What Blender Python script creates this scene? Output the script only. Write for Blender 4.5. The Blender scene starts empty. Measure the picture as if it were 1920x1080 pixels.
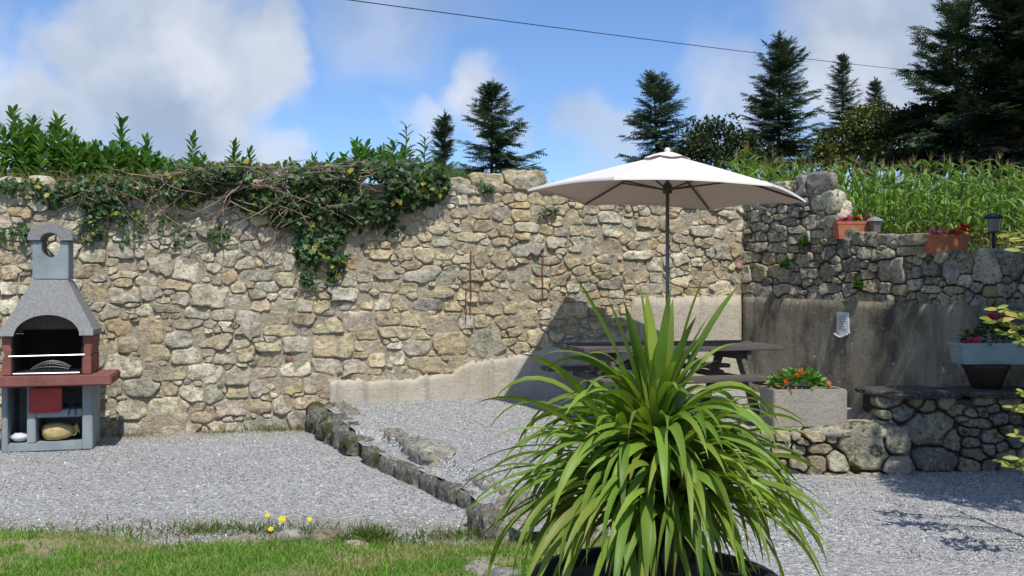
import bpy, bmesh, math, random
import numpy as np
from mathutils import Vector, Matrix, Euler, noise as mnoise
R = math.radians
random.seed(7)
rng = np.random.default_rng(7)
C = bpy.context.scene.collection
SC = bpy.context.scene

# ------------------------------------------------------------------ camera
F_PX, HOR, EYE = 1844.0, 545.0, 1.37          # focal length in pixels of a 1920 wide frame, horizon row, eye height
cam_d = bpy.data.cameras.new('camera'); cam = bpy.data.objects.new('camera', cam_d); C.objects.link(cam)
cam_d.sensor_width = 36.0; cam_d.lens = 36.0 * F_PX / 1920.0
cam_d.clip_start = 0.1; cam_d.clip_end = 2000
cam.location = (0, 0, EYE); cam.rotation_euler = (R(90) + math.atan(5 / F_PX), 0, 0)
SC.camera = cam

# ------------------------------------------------------------------ light
SUN_A, SUN_S = 0.28, 1.62                       # towards the sun: (a, -1, s)
sun_vec = Vector((SUN_A, -1.0, SUN_S)).normalized()
sun_el = math.asin(sun_vec.z); sun_az = math.atan2(sun_vec.x, sun_vec.y)
sd = bpy.data.lights.new('sun', 'SUN'); sd.energy = 4.3; sd.angle = R(0.53); sd.color = (1.0, 0.955, 0.88)
so = bpy.data.objects.new('sun', sd); C.objects.link(so)
so.rotation_euler = sun_vec.to_track_quat('Z', 'Y').to_euler(); so.location = (6, -20, 30)

def build_world():
    w = bpy.data.worlds.new('World'); SC.world = w; w.use_nodes = True
    w.cycles.sampling_method = 'MANUAL'; w.cycles.sample_map_resolution = 256
    nt = w.node_tree; N = nt.nodes; L = nt.links; N.clear()
    out = N.new('ShaderNodeOutputWorld'); bg = N.new('ShaderNodeBackground')
    sky = N.new('ShaderNodeTexSky'); sky.sky_type = 'NISHITA'; sky.sun_disc = False
    sky.sun_elevation = sun_el; sky.sun_rotation = sun_az; sky.altitude = 300
    sky.air_density = 1.0; sky.dust_density = 0.25; sky.ozone_density = 2.2
    tc = N.new('ShaderNodeTexCoord')
    def math_(op, a, b=None, c=None, clamp=False):
        n = N.new('ShaderNodeMath'); n.operation = op; n.use_clamp = clamp
        for i, v in enumerate((a, b, c)):
            if v is None: continue
            if isinstance(v, (int, float)): n.inputs[i].default_value = v
            else: L.new(v, n.inputs[i])
        return n.outputs[0]
    nrm = N.new('ShaderNodeVectorMath'); nrm.operation = 'NORMALIZE'; L.new(tc.outputs['Generated'], nrm.inputs[0])
    # gentle domain warp so that cloud edges billow
    wn = N.new('ShaderNodeTexNoise'); wn.inputs['Scale'].default_value = 7; wn.inputs['Detail'].default_value = 4
    wn.inputs['Roughness'].default_value = 0.58
    L.new(nrm.outputs[0], wn.inputs['Vector'])
    sub = N.new('ShaderNodeVectorMath'); sub.operation = 'SUBTRACT'; L.new(wn.outputs['Color'], sub.inputs[0]); sub.inputs[1].default_value = (.5, .5, .5)
    mul = N.new('ShaderNodeVectorMath'); mul.operation = 'MULTIPLY_ADD'; L.new(sub.outputs[0], mul.inputs[0]); mul.inputs[1].default_value = (.19, .19, .16); L.new(nrm.outputs[0], mul.inputs[2])
    P = mul.outputs[0]
    blobs = [(300, 130, 265, .95), (480, 110, 125, 1.0), (175, 75, 150, .9), (70, 215, 180, .9), (380, 250, 230, .82), (720, -40, 260, .6),
             (885, 205, 120, .80), (780, 245, 105, .62), (1115, 250, 95, .62), (990, 262, 70, .55), (560, 275, 90, .7), (1640, 110, 270, .85),
             (1420, 200, 170, .65), (1720, 0, 240, .8), (-250, 120, 320, .9), (2150, 150, 330, .8)]
    total = None
    for (x, y, r, wgt) in blobs:
        d = Vector((x - 960, F_PX, HOR - y)).normalized()
        dn = N.new('ShaderNodeVectorMath'); dn.operation = 'DISTANCE'; L.new(P, dn.inputs[0]); dn.inputs[1].default_value = d
        mr = N.new('ShaderNodeMapRange'); mr.interpolation_type = 'SMOOTHSTEP'; L.new(dn.outputs['Value'], mr.inputs[0])
        mr.inputs[1].default_value = r / F_PX * 1.12; mr.inputs[2].default_value = r / F_PX * .22; mr.inputs[3].default_value = 0; mr.inputs[4].default_value = wgt
        total = mr.outputs[0] if total is None else math_('MAXIMUM', total, mr.outputs[0])
    # the same kind of broken cumulus over the rest of the sky
    gn = N.new('ShaderNodeTexNoise'); gn.inputs['Scale'].default_value = 3.1; gn.inputs['Detail'].default_value = 4; gn.inputs['Roughness'].default_value = .6
    L.new(P, gn.inputs['Vector'])
    sep = N.new('ShaderNodeSeparateXYZ'); L.new(nrm.outputs[0], sep.inputs[0])
    fm = N.new('ShaderNodeMapRange'); L.new(sep.outputs['Y'], fm.inputs[0]); fm.inputs[1].default_value = .9; fm.inputs[2].default_value = .55; fm.inputs[3].default_value = 0; fm.inputs[4].default_value = 1
    gm = N.new('ShaderNodeMapRange'); gm.interpolation_type = 'SMOOTHSTEP'; L.new(gn.outputs['Fac'], gm.inputs[0]); gm.inputs[1].default_value = .46; gm.inputs[2].default_value = .68
    tot2 = math_('MAXIMUM', total, math_('MULTIPLY', gm.outputs[0], fm.outputs[0]))
    dens = math_('MULTIPLY_ADD', gn.outputs['Fac'], 0.55, math_('SUBTRACT', tot2, .27))
    cm = N.new('ShaderNodeMapRange'); cm.interpolation_type = 'SMOOTHSTEP'; L.new(dens, cm.inputs[0])
    cm.inputs[1].default_value = .10; cm.inputs[2].default_value = .92; cm.inputs[3].default_value = 0; cm.inputs[4].default_value = .93
    # cloud brightness: thick parts grey below, bright sunlit heads
    bn = N.new('ShaderNodeTexNoise'); bn.inputs['Scale'].default_value = 6.0; bn.inputs['Detail'].default_value = 2.5; bn.inputs['Roughness'].default_value = .55
    mp = N.new('ShaderNodeVectorMath'); mp.operation = 'ADD'; L.new(P, mp.inputs[0]); mp.inputs[1].default_value = (1.7, .4, 2.93); L.new(mp.outputs[0], bn.inputs['Vector'])
    cr = N.new('ShaderNodeValToRGB'); L.new(bn.outputs['Fac'], cr.inputs[0])
    cr.color_ramp.elements[0].position = .36; cr.color_ramp.elements[0].color = (.37, .46, .60, 1)
    cr.color_ramp.elements[1].position = .66; cr.color_ramp.elements[1].color = (.76, .79, .87, 1)
    sc_ = N.new('ShaderNodeVectorMath'); sc_.operation = 'SCALE'; L.new(cr.outputs[0], sc_.inputs[0]); sc_.inputs['Scale'].default_value = 1 / 0.115
    hz = N.new('ShaderNodeMix'); hz.data_type = 'RGBA'; hz.blend_type = 'MULTIPLY'; hz.inputs['Factor'].default_value = 1; L.new(sky.outputs[0], hz.inputs['A']); hz.inputs['B'].default_value = (.90, 1.07, 1.34, 1)
    mx = N.new('ShaderNodeMix'); mx.data_type = 'RGBA'; L.new(cm.outputs[0], mx.inputs['Factor']); L.new(hz.outputs['Result'], mx.inputs['A']); L.new(sc_.outputs[0], mx.inputs['B'])
    L.new(mx.outputs['Result'], bg.inputs['Color']); bg.inputs['Strength'].default_value = 0.115
    L.new(bg.outputs[0], out.inputs['Surface'])
build_world()
SC.view_settings.view_transform = 'Standard'; SC.view_settings.look = 'None'
SC.view_settings.exposure = 0.06; SC.view_settings.gamma = 1.0; SC.view_settings.use_curve_mapping = False
SC.cycles.max_bounces = 6; SC.cycles.transparent_max_bounces = 8

# ------------------------------------------------------------------ small library
def link(o, parent=None, mat=None, label=None, cat=None, group=None, kind=None):
    C.objects.link(o)
    if parent is not None: o.parent = parent
    if mat is not None and o.data is not None:
        o.data.materials.clear(); o.data.materials.append(mat)
    if label: o['label'] = label
    if cat: o['category'] = cat
    if group: o['group'] = group
    if kind: o['kind'] = kind
    return o
def obj(name, me, mat=None, parent=None, loc=None, rot=None, **k):
    o = bpy.data.objects.new(name, me)
    if loc is not None: o.location = loc
    if rot is not None: o.rotation_euler = rot
    if mat is not None and me is not None and len(me.materials) == 0: me.materials.append(mat)
    return link(o, parent, None, **k)
def thing(name, label, cat, loc=(0, 0, 0), rz=0, group=None):
    o = bpy.data.objects.new(name, None); o.location = loc; o.rotation_euler = (0, 0, rz); o.empty_display_size = .1
    return link(o, None, None, label, cat, group)
def np_mesh(name, V, F, tint=None, smooth=False):
    V = np.asarray(V, dtype=np.float32).reshape(-1, 3)
    Fs = F if isinstance(F, (list, tuple)) and len(F) and isinstance(F[0], np.ndarray) and F[0].ndim == 2 else [np.asarray(F)]
    me = bpy.data.meshes.new(name)
    me.vertices.add(len(V)); me.vertices.foreach_set('co', V.ravel())
    loops = np.concatenate([f.ravel() for f in Fs]).astype(np.int32)
    tot = np.concatenate([np.full(len(f), f.shape[1]) for f in Fs])
    me.loops.add(len(loops)); me.loops.foreach_set('vertex_index', loops)
    me.polygons.add(len(tot)); me.polygons.foreach_set('loop_start', (np.cumsum(tot) - tot).astype(np.int32))
    if smooth: me.polygons.foreach_set('use_smooth', np.ones(len(tot), dtype=bool))
    me.update(calc_edges=True); me.validate()
    if tint is not None:
        t = np.asarray(tint, dtype=np.float32).reshape(-1, 3)
        if len(t) == 1: t = np.repeat(t, len(V), 0)
        a = me.color_attributes.new('tint', 'FLOAT_COLOR', 'POINT')
        a.data.foreach_set('color', np.concatenate([t, np.ones((len(V), 1), np.float32)], 1).ravel())
    return me
def py_mesh(name, V, F, tint=None, smooth=False):
    me = bpy.data.meshes.new(name); me.from_pydata([tuple(v) for v in V], [], [tuple(f) for f in F]); me.update()
    if smooth:
        for p in me.polygons: p.use_smooth = True
    if tint is not None:
        a = me.color_attributes.new('tint', 'FLOAT_COLOR', 'POINT')
        a.data.foreach_set('color', np.tile(np.array([*tint, 1], np.float32), len(V)))
    return me
def bm_mesh(name, bm, smooth=False):
    me = bpy.data.meshes.new(name); bmesh.ops.recalc_face_normals(bm, faces=bm.faces[:]); bm.to_mesh(me); bm.free()
    if smooth:
        for p in me.polygons: p.use_smooth = True
    return me
class MB:
    def __init__(s): s.V = []; s.F = []
    def add(s, V, F):
        n = len(s.V); s.V += [tuple(v) for v in V]; s.F += [tuple(i + n for i in f) for f in F]
    def box(s, x0, x1, y0, y1, z0, z1):
        s.add([(x0, y0, z0), (x1, y0, z0), (x1, y1, z0), (x0, y1, z0), (x0, y0, z1), (x1, y0, z1), (x1, y1, z1), (x0, y1, z1)],
              [(0, 3, 2, 1), (4, 5, 6, 7), (0, 1, 5, 4), (1, 2, 6, 5), (2, 3, 7, 6), (3, 0, 4, 7)])
    def tube(s, pts, rad, n=6, cap=True):
        pts = [Vector(p) for p in pts]; rad = rad if isinstance(rad, (list, tuple)) else [rad] * len(pts)
        V = []; F = []
        for i, p in enumerate(pts):
            t = (pts[min(i + 1, len(pts) - 1)] - pts[max(i - 1, 0)]).normalized()
            a = t.cross(Vector((0, 0, 1)) if abs(t.z) < .95 else Vector((1, 0, 0))).normalized(); b = t.cross(a)
            for k in range(n):
                q = 2 * math.pi * k / n; V.append(p + (a * math.cos(q) + b * math.sin(q)) * rad[i])
        for i in range(len(pts) - 1):
            for k in range(n):
                k2 = (k + 1) % n; F.append((i * n + k, i * n + k2, (i + 1) * n + k2, (i + 1) * n + k))
        if cap: F.append(tuple(range(n - 1, -1, -1))); F.append(tuple(range((len(pts) - 1) * n, len(pts) * n)))
        s.add(V, F)
    def prism(s, poly, y0, y1):
        # poly in (x, z); y0 / y1 numbers or functions of (x, z)
        f0 = y0 if callable(y0) else (lambda x, z: y0); f1 = y1 if callable(y1) else (lambda x, z: y1)
        n = len(poly); V = [(x, f0(x, z), z) for x, z in poly] + [(x, f1(x, z), z) for x, z in poly]
        F = [tuple(range(n)), tuple(range(2 * n - 1, n - 1, -1))] + [(i, i + n, (i + 1) % n + n, (i + 1) % n) for i in range(n)]
        s.add(V, F)
    def lathe(s, prof, n=24, c=(0, 0, 0), close=False):
        V = [(c[0] + r * math.cos(2 * math.pi * k / n), c[1] + r * math.sin(2 * math.pi * k / n), c[2] + z) for r, z in prof for k in range(n)]
        F = [(i * n + k, i * n + (k + 1) % n, (i + 1) * n + (k + 1) % n, (i + 1) * n + k) for i in range(len(prof) - 1) for k in range(n)]
        if close: F.append(tuple(range(n - 1, -1, -1))); F.append(tuple(range((len(prof) - 1) * n, len(prof) * n)))
        s.add(V, F)
    def mesh(s, name, bevel=0, smooth=False, tint=None, seg=2):
        bm = bmesh.new(); vs = [bm.verts.new(v) for v in s.V]; bm.verts.ensure_lookup_table()
        for f in s.F:
            try: bm.faces.new([vs[i] for i in f])
            except ValueError: pass
        bmesh.ops.recalc_face_normals(bm, faces=bm.faces[:])
        if bevel:
            es = [e for e in bm.edges if len(e.link_faces) == 2 and e.calc_face_angle(0) > R(35)]
            bmesh.ops.bevel(bm, geom=es, offset=bevel, segments=seg, affect='EDGES', clamp_overlap=True)
        me = bpy.data.meshes.new(name); bm.to_mesh(me); bm.free()
        if smooth:
            for p in me.polygons: p.use_smooth = True
        if tint is not None:
            a = me.color_attributes.new('tint', 'FLOAT_COLOR', 'POINT')
            a.data.foreach_set('color', np.tile(np.array([*tint, 1], np.float32), len(me.vertices)))
        return me
def frames(dirs, up=None):
    """rotation matrices (n,3,3) whose columns are side, dir, normal"""
    d = dirs / (np.linalg.norm(dirs, axis=1, keepdims=True) + 1e-9)
    if up is None: up = np.tile(np.array([0, 0, 1.0]), (len(d), 1))
    s = np.cross(d, up); ln = np.linalg.norm(s, axis=1, keepdims=True); s = np.where(ln < 1e-4, np.array([[1.0, 0, 0]]), s / (ln + 1e-9))
    n = np.cross(s, d)
    return np.stack([s, d, n], 2)
def scatter(TV, TF, pos, M, scale, tint):
    """copies of a template (x side, y along, z normal) merged into arrays"""
    TV = np.asarray(TV, float); TF = np.asarray(TF); n = len(pos)
    sc = np.asarray(scale, float).reshape(n, 1, -1)
    V = np.einsum('nij,nkj->nki', M, TV[None] * sc) + pos[:, None, :]
    F = (TF[None] + (np.arange(n) * len(TV))[:, None, None]).reshape(-1, TF.shape[1])
    T = np.repeat(tint, len(TV), 0)
    return V.reshape(-1, 3), F, T
class Acc:
    def __init__(s): s.V = []; s.F = []; s.T = []; s.n = 0
    def add(s, V, F, T):
        s.V.append(V); s.F.append(F + s.n); s.T.append(T); s.n += len(V)
    def mesh(s, name, smooth=False):
        return np_mesh(name, np.concatenate(s.V), [np.concatenate(s.F)], np.concatenate(s.T), smooth)
def rdir(n, zmin=-1, zmax=1):
    z = rng.uniform(zmin, zmax, n); a = rng.uniform(0, 2 * np.pi, n); r = np.sqrt(1 - z * z)
    return np.stack([r * np.cos(a), r * np.sin(a), z], 1)
def tints(base, n, var=.25, hue=.1):
    b = np.array(base)[None]; v = 1 + rng.uniform(-var, var, (n, 1)); h = 1 + rng.uniform(-hue, hue, (n, 3))
    return np.clip(b * v * h, 0.002, .95)
def fbm(x, y, z=0.0, o=3):
    return mnoise.fractal(Vector((x, y, z)), 1.0, 2.0, o)
def in_poly(x, y, P):
    c = False; j = len(P) - 1
    for i in range(len(P)):
        if (P[i][1] > y) != (P[j][1] > y) and x < (P[j][0] - P[i][0]) * (y - P[i][1]) / (P[j][1] - P[i][1]) + P[i][0]: c = not c
        j = i
    return c
def interp(x, P):
    return float(np.interp(x, [p[0] for p in P], [p[1] for p in P]))
def at(x, y, d):                                # the point seen at a photo pixel, d metres deep
    return Vector(((x - 960) / F_PX * d, d, EYE + (HOR - y) / F_PX * d))

# ------------------------------------------------------------------ materials
class NT:
    def __init__(s, name):
        s.m = bpy.data.materials.new(name); s.m.use_nodes = True; s.nt = s.m.node_tree; s.nt.nodes.clear()
        s.out = s.nt.nodes.new('ShaderNodeOutputMaterial'); s.pos = s.nt.nodes.new('ShaderNodeNewGeometry').outputs['Position']
        s.b = s.nt.nodes.new('ShaderNodeBsdfPrincipled'); s.nt.links.new(s.b.outputs[0], s.out.inputs[0])
    def n(s, t, **k):
        n = s.nt.nodes.new(t)
        for a, v in k.items(): setattr(n, a, v)
        return n
    def l(s, a, b): s.nt.links.new(a, b)
    def noise(s, scale, detail=4, rough=.55, vec=None, dist=0):
        n = s.n('ShaderNodeTexNoise'); n.inputs['Scale'].default_value = scale; n.inputs['Detail'].default_value = detail
        n.inputs['Roughness'].default_value = rough; n.inputs['Distortion'].default_value = dist; s.l(vec or s.pos, n.inputs['Vector']); return n.outputs['Fac']
    def vor(s, scale, feat='F1', out='Distance', vec=None):
        n = s.n('ShaderNodeTexVoronoi', feature=feat); n.inputs['Scale'].default_value = scale; s.l(vec or s.pos, n.inputs['Vector']); return n.outputs[out]
    def stretch(s, v):
        n = s.n('ShaderNodeVectorMath', operation='MULTIPLY'); s.l(s.pos, n.inputs[0]); n.inputs[1].default_value = v; return n.outputs[0]
    def ramp(s, fac, *st):
        n = s.n('ShaderNodeValToRGB'); s.l(fac, n.inputs[0]); e = n.color_ramp.elements
        while len(e) < len(st): e.new(.5)
        for i, (p, c) in enumerate(st):
            e[i].position = p; c = (c, c, c) if isinstance(c, (int, float)) else c; e[i].color = (*c, 1)
        return n.outputs[0]
    def mix(s, fac, a, b, mode='MIX'):
        n = s.n('ShaderNodeMix', data_type='RGBA', blend_type=mode)
        for v, k in ((fac, 'Factor'), (a, 'A'), (b, 'B')):
            if isinstance(v, (int, float)): n.inputs[k].default_value = v if k == 'Factor' else (v, v, v, 1)
            elif isinstance(v, tuple): n.inputs[k].default_value = (*v, 1)
            else: s.l(v, n.inputs[k])
        return n.outputs['Result']
    def tint(s):
        n = s.n('ShaderNodeVertexColor', layer_name='tint'); return n.outputs[0]
    def bump(s, h, strength=.5, dist=.02, prev=None):
        n = s.n('ShaderNodeBump'); n.inputs['Strength'].default_value = strength; n.inputs['Distance'].default_value = dist
        s.l(h, n.inputs['Height']); 
        if prev: s.l(prev, n.inputs['Normal'])
        return n.outputs[0]
    def set(s, col=None, rough=.85, normal=None, spec=.3, metal=0):
        if col is not None:
            if isinstance(col, tuple): s.b.inputs['Base Color'].default_value = (*col, 1)
            else: s.l(col, s.b.inputs['Base Color'])
        s.b.inputs['Roughness'].default_value = rough; s.b.inputs['Specular IOR Level'].default_value = spec; s.b.inputs['Metallic'].default_value = metal
        if normal: s.l(normal, s.b.inputs['Normal'])
        return s.m
    def leafy(s, col, trans=.3, rough=.5, spec=.4, normal=None):
        s.set(col, rough, normal, spec)
        t = s.n('ShaderNodeBsdfTranslucent'); s.l(s.mix(1, col, (1.25, 1.25, .55), 'MULTIPLY'), t.inputs['Color'])
        m = s.n('ShaderNodeMixShader'); m.inputs[0].default_value = trans; s.l(s.b.outputs[0], m.inputs[1]); s.l(t.outputs[0], m.inputs[2]); s.l(m.outputs[0], s.out.inputs[0])
        return s.m
def mat_stone(name, moss=.0, lichen=.5, dirt=.9):
    s = NT(name); t = s.tint()
    c = s.mix(s.ramp(s.noise(9, 4, .65), (.34, 0), (.64, 1)), s.mix(1, t, (.64, .62, .60), 'MULTIPLY'), s.mix(1, t, (1.28, 1.28, 1.22), 'MULTIPLY'))
    c = s.mix(s.ramp(s.noise(3.1, 3, .6), (.52, 0), (.72, .55)), c, s.mix(1, t, (1.15, .98, .70), 'MULTIPLY'))        # ochre bloom
    c = s.mix(s.ramp(s.noise(38, 3, .7), (.52, 0), (.60, lichen)), c, (.52, .52, .46))                                 # pale lichen
    c = s.mix(s.ramp(s.noise(1.1, 4, .65), (.44, 0), (.66, .55)), c, s.mix(1, c, (.80, .81, .82), 'MULTIPLY'))            # greyer weathered zones
    c = s.mix(s.ramp(s.noise(30, 4, .78), (.53, 0), (.62, .80 * dirt)), c, (.085, .078, .065))                  # dark lichen specks
    c = s.mix(s.ramp(s.noise(2.2, 4, .7), (.58, 0), (.72, .6 * dirt)), c, (.11, .105, .095))
    if moss:
        g = s.ramp(s.noise(4.5, 6, .7), (.62 - .2 * moss, 0), (.70 - .2 * moss, 1))
        c = s.mix(g, c, (.070, .075, .018))
    vn = s.n('ShaderNodeTexVoronoi'); vn.inputs['Scale'].default_value = 13; s.l(s.pos, vn.inputs['Vector'])
    h = s.mix(.35, s.noise(24, 6, .75), vn.outputs['Distance'])
    b = s.bump(h, 1.0, .055)
    return s.set(c, .92, b, .2)
def mat_mortar(name, col=(.56, .485, .35), dark=.22):
    s = NT(name)
    c = s.mix(s.ramp(s.noise(14, 6, .7), (.35, 0), (.65, 1)), tuple(v * .62 for v in col), col)
    c = s.mix(s.ramp(s.noise(3, 5, .7), (.5, 0), (.7, dark)), c, (.07, .065, .055))
    c = s.mix(s.ramp(s.vor(60), (.1, .5), (.35, 0)), c, (.42, .39, .31))
    return s.set(c, .95, s.bump(s.noise(40, 4, .75), 1.0, .035), .15)
def mat_concrete(name, col, stain, streak=.5, warm=(.40, .33, .2), blotch=False):
    s = NT(name)
    c = s.mix(s.noise(5, 6, .65), tuple(v * .66 for v in col), tuple(min(v * 1.28, .8) for v in col))
    c = s.mix(s.ramp(s.noise(1.7, 5, .6), (.48, 0), (.7, .45)), c, warm)
    sv = s.noise(1.0, 6, .68, s.stretch((5.5, 5.5, .75)))
    c = s.mix(s.ramp(sv, (.60 - .2 * streak, 0), (.74 - .12 * streak, .35 + .55 * streak)), c, stain)
    if blotch: c = s.mix(s.ramp(s.noise(2.6, 5, .72, s.stretch((1, 1, .55))), (.46, 0), (.66, .85)), c, (.05, .047, .038))
    c = s.mix(s.ramp(s.noise(34, 5, .7), (.60, 0), (.68, .6)), c, (.07, .065, .055))
    c = s.mix(s.ramp(s.noise(18, 4, .6), (.66, 0), (.70, .7)), c, (.6, .6, .56))
    return s.set(c, .9, s.bump(s.noise(22, 6, .72), .8, .02), .2)
WM_ = .28
def mat_gravel(name):
    s = NT(name)
    cell = s.n('ShaderNodeTexVoronoi'); cell.inputs['Scale'].default_value = 62; s.l(s.pos, cell.inputs['Vector'])
    sepc = s.n('ShaderNodeSeparateColor'); s.l(cell.outputs['Color'], sepc.inputs[0])
    c = s.ramp(sepc.outputs[0], (0, (.20, .198, .193)), (.35, (.335, .332, .322)), (.8, (.43, .426, .412)), (1, (.67, .665, .64)))
    big = s.noise(.9, 5, .65)
    c = s.mix(s.ramp(big, (.35, .0), (.75, .35)), c, (.25, .24, .22))
    c = s.mix(s.ramp(s.noise(2.1, 4, .75), (.60, 0), (.75, .5)), c, (.27, .23, .16))       # soil showing through
    sp = s.n('ShaderNodeSeparateXYZ'); s.l(s.pos, sp.inputs[0])
    def rng_(o, a, b):
        m = s.n('ShaderNodeMapRange'); s.l(o, m.inputs[0]); m.inputs[1].default_value = a; m.inputs[2].default_value = b; return m.outputs[0]
    def mm(a, b):
        m = s.n('ShaderNodeMath', operation='MULTIPLY'); s.l(a, m.inputs[0]); s.l(b, m.inputs[1]); return m.outputs[0]
    wy = s.n('ShaderNodeMath', operation='MULTIPLY_ADD'); s.l(sp.outputs[0], wy.inputs[0]); wy.inputs[1].default_value = -WM_; s.l(sp.outputs[1], wy.inputs[2])
    nz = s.ramp(s.noise(3.3, 5, .75), (.36, 0), (.60, 1))
    c = s.mix(mm(mm(rng_(sp.outputs[1], 6.15, 5.5), rng_(sp.outputs[0], .4, -.4)), nz), c, (.24, .20, .12))
    c = s.mix(mm(mm(rng_(wy.outputs[0], 9.7, 10.3), rng_(sp.outputs[0], -1.7, -1.9)), nz), c, (.27, .23, .14))
    d = s.ramp(cell.outputs['Distance'], (0, 1), (.75, 0))
    return s.set(c, .9, s.bump(d, .9, .012), .2)
def mat_plain(name, col, rough=.6, var=.25, scale=8, bump=.2, spec=.3, metal=0, bscale=40):
    s = NT(name)
    c = s.mix(s.ramp(s.noise(scale, 5, .6), (.3, 0), (.7, 1)), tuple(v * (1 - var) for v in col), tuple(min(1, v * (1 + var)) for v in col))
    return s.set(c, rough, s.bump(s.noise(bscale, 5, .6), bump, .01), spec, metal)
def mat_leaf(name, trans=.3, rough=.45, spec=.4, var=.35, scale=14):
    s = NT(name); t = s.tint()
    c = s.mix(s.noise(scale, 3, .6), s.mix(1, t, (1 - var,) * 3, 'MULTIPLY'), s.mix(1, t, (1 + var,) * 3, 'MULTIPLY'))
    return s.leafy(c, trans, rough, spec)
def mat_wood(name, a, b):
    s = NT(name)
    v = s.n('ShaderNodeTexCoord').outputs['Object']
    m = s.n('ShaderNodeVectorMath', operation='MULTIPLY'); s.l(v, m.inputs[0]); m.inputs[1].default_value = (1.2, 26, 26)
    g = s.noise(1.5, 6, .65, m.outputs[0], .4)
    c = s.mix(s.ramp(g, (.3, 0), (.7, 1)), a, b)
    c = s.mix(s.ramp(s.noise(6, 5, .7), (.55, 0), (.7, .6)), c, (.22, .22, .19))
    return s.set(c, .85, s.bump(g, .6, .01), .2)
M = dict(
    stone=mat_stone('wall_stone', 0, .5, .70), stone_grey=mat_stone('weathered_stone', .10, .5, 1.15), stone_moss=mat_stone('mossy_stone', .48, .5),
    mortar=mat_mortar('sandy_mortar'), mortar_dark=mat_mortar('dark_mortar', (.15, .13, .10), .8),
    render=mat_concrete('cream_render', (.50, .45, .36), (.17, .15, .12), .42), concrete=mat_concrete('stained_concrete', (.28, .25, .185), (.036, .034, .028), .46, (.19, .16, .105), True),
    trough=mat_concrete('trough_concrete', (.33, .31, .26), (.15, .14, .12), .1), gravel=mat_gravel('gravel'),
    leaf=mat_leaf('leaf', .3), needle=mat_leaf('needle', .12, .6, .2), sword=mat_leaf('sword_leaf', .35, .46, .3, .18, 5), grass=mat_leaf('grass_blade', .35, .55, .25), glossy=mat_leaf('laurel_leaf', .28, .28, .6, .15),
    petal=mat_leaf('petal', .35, .6, .2, .1), bark=mat_plain('bark', (.10, .075, .055), .9, .4, 12, .6), twig=mat_plain('dead_twig', (.27, .20, .14), .9, .3, 20, .3),
    soil=mat_plain('soil', (.09, .07, .05), .95, .4, 9, .6), cast=mat_plain('cast_grey_concrete', (.245, .243, .235), .9, .20, 45, .6, .2, 0, 120), cast_light=mat_plain('cast_pale_concrete', (.25, .285, .295), .85, .18, 5, .3, .2, 0, 90),
    red=mat_plain('red_cement', (.215, .085, .07), .85, .28, 6, .4), redpanel=mat_plain('red_paint', (.33, .045, .04), .6, .15, 6, .15), soot=mat_plain('soot', (.012, .011, .010), .9, .4, 8, .4),
    steel=mat_plain('steel', (.55, .55, .55), .35, .1, 20, .05, .5, .9), bag=mat_plain('straw_cloth', (.50, .38, .17), .85, .22, 22, .5), plasticw=mat_plain('pale_plastic', (.55, .56, .56), .5, .1, 8, .1),
    terra=mat_plain('terracotta', (.40, .135, .065), .75, .18, 7, .25), terradark=mat_plain('dark_terracotta', (.045, .03, .025), .8, .3, 7, .3), bluegrey=mat_plain('blue_grey_planter', (.25, .315, .31), .7, .12, 6, .2),
    wood=mat_wood('weathered_wood', (.055, .047, .042), (.155, .135, .118)), pole=mat_plain('pole_metal', (.19, .17, .16), .4, .15, 8, .05, .5, .5), rib=mat_plain('rib', (.10, .075, .065), .5, .15, 8, .05),
    black=mat_plain('black_plastic', (.02, .02, .022), .5, .2, 8, .1), potdark=mat_plain('dark_pot', (.022, .019, .017), .6, .3, 6, .2), plaque=mat_plain('enamel', (.60, .61, .63), .4, .06, 6, .05), ink=mat_plain('grey_lettering', (.22, .24, .28), .6),
    slate=mat_stone('slate', .0, .25, 1.2), rust=mat_plain('rusty_iron', (.14, .055, .028), .9, .35, 30, .5), wire=mat_plain('cable', (.02, .02, .022), .6))
def m_canopy():
    s = NT('parasol_fabric'); c = s.mix(s.noise(3, 4, .5), (.80, .745, .70), (.85, .79, .75)); s.set(c, .8, None, .2)
    t = s.n('ShaderNodeBsdfTranslucent'); t.inputs['Color'].default_value = (.40, .27, .21, 1)
    m = s.n('ShaderNodeMixShader'); m.inputs[0].default_value = .14; s.l(s.b.outputs[0], m.inputs[1]); s.l(t.outputs[0], m.inputs[2]); s.l(m.outputs[0], s.out.inputs[0]); return s.m
M['canopy'] = m_canopy()
M['under_layer'] = mat_plain('parasol_under_layer', (.80, .665, .59), .8, .06, 3, .05)  # shaded underside put into the colour of a layer added below the fabric
def m_lawn():
    s = NT('lawn_soil'); c = s.mix(s.ramp(s.noise(1.6, 6, .7), (.42, 0), (.62, 1)), (.11, .17, .035), (.34, .28, .17)); return s.set(c, .95, s.bump(s.noise(50, 5, .7), .8, .02), .1)
M['lawn'] = m_lawn()
def m_field():
    s = NT('field_soil'); c = s.mix(s.ramp(s.noise(1.2, 6, .7), (.4, 0), (.6, 1)), (.06, .085, .025), (.13, .11, .065)); return s.set(c, .95, s.bump(s.noise(20, 5, .7), .8, .03), .1)
M['field'] = m_field()

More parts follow.
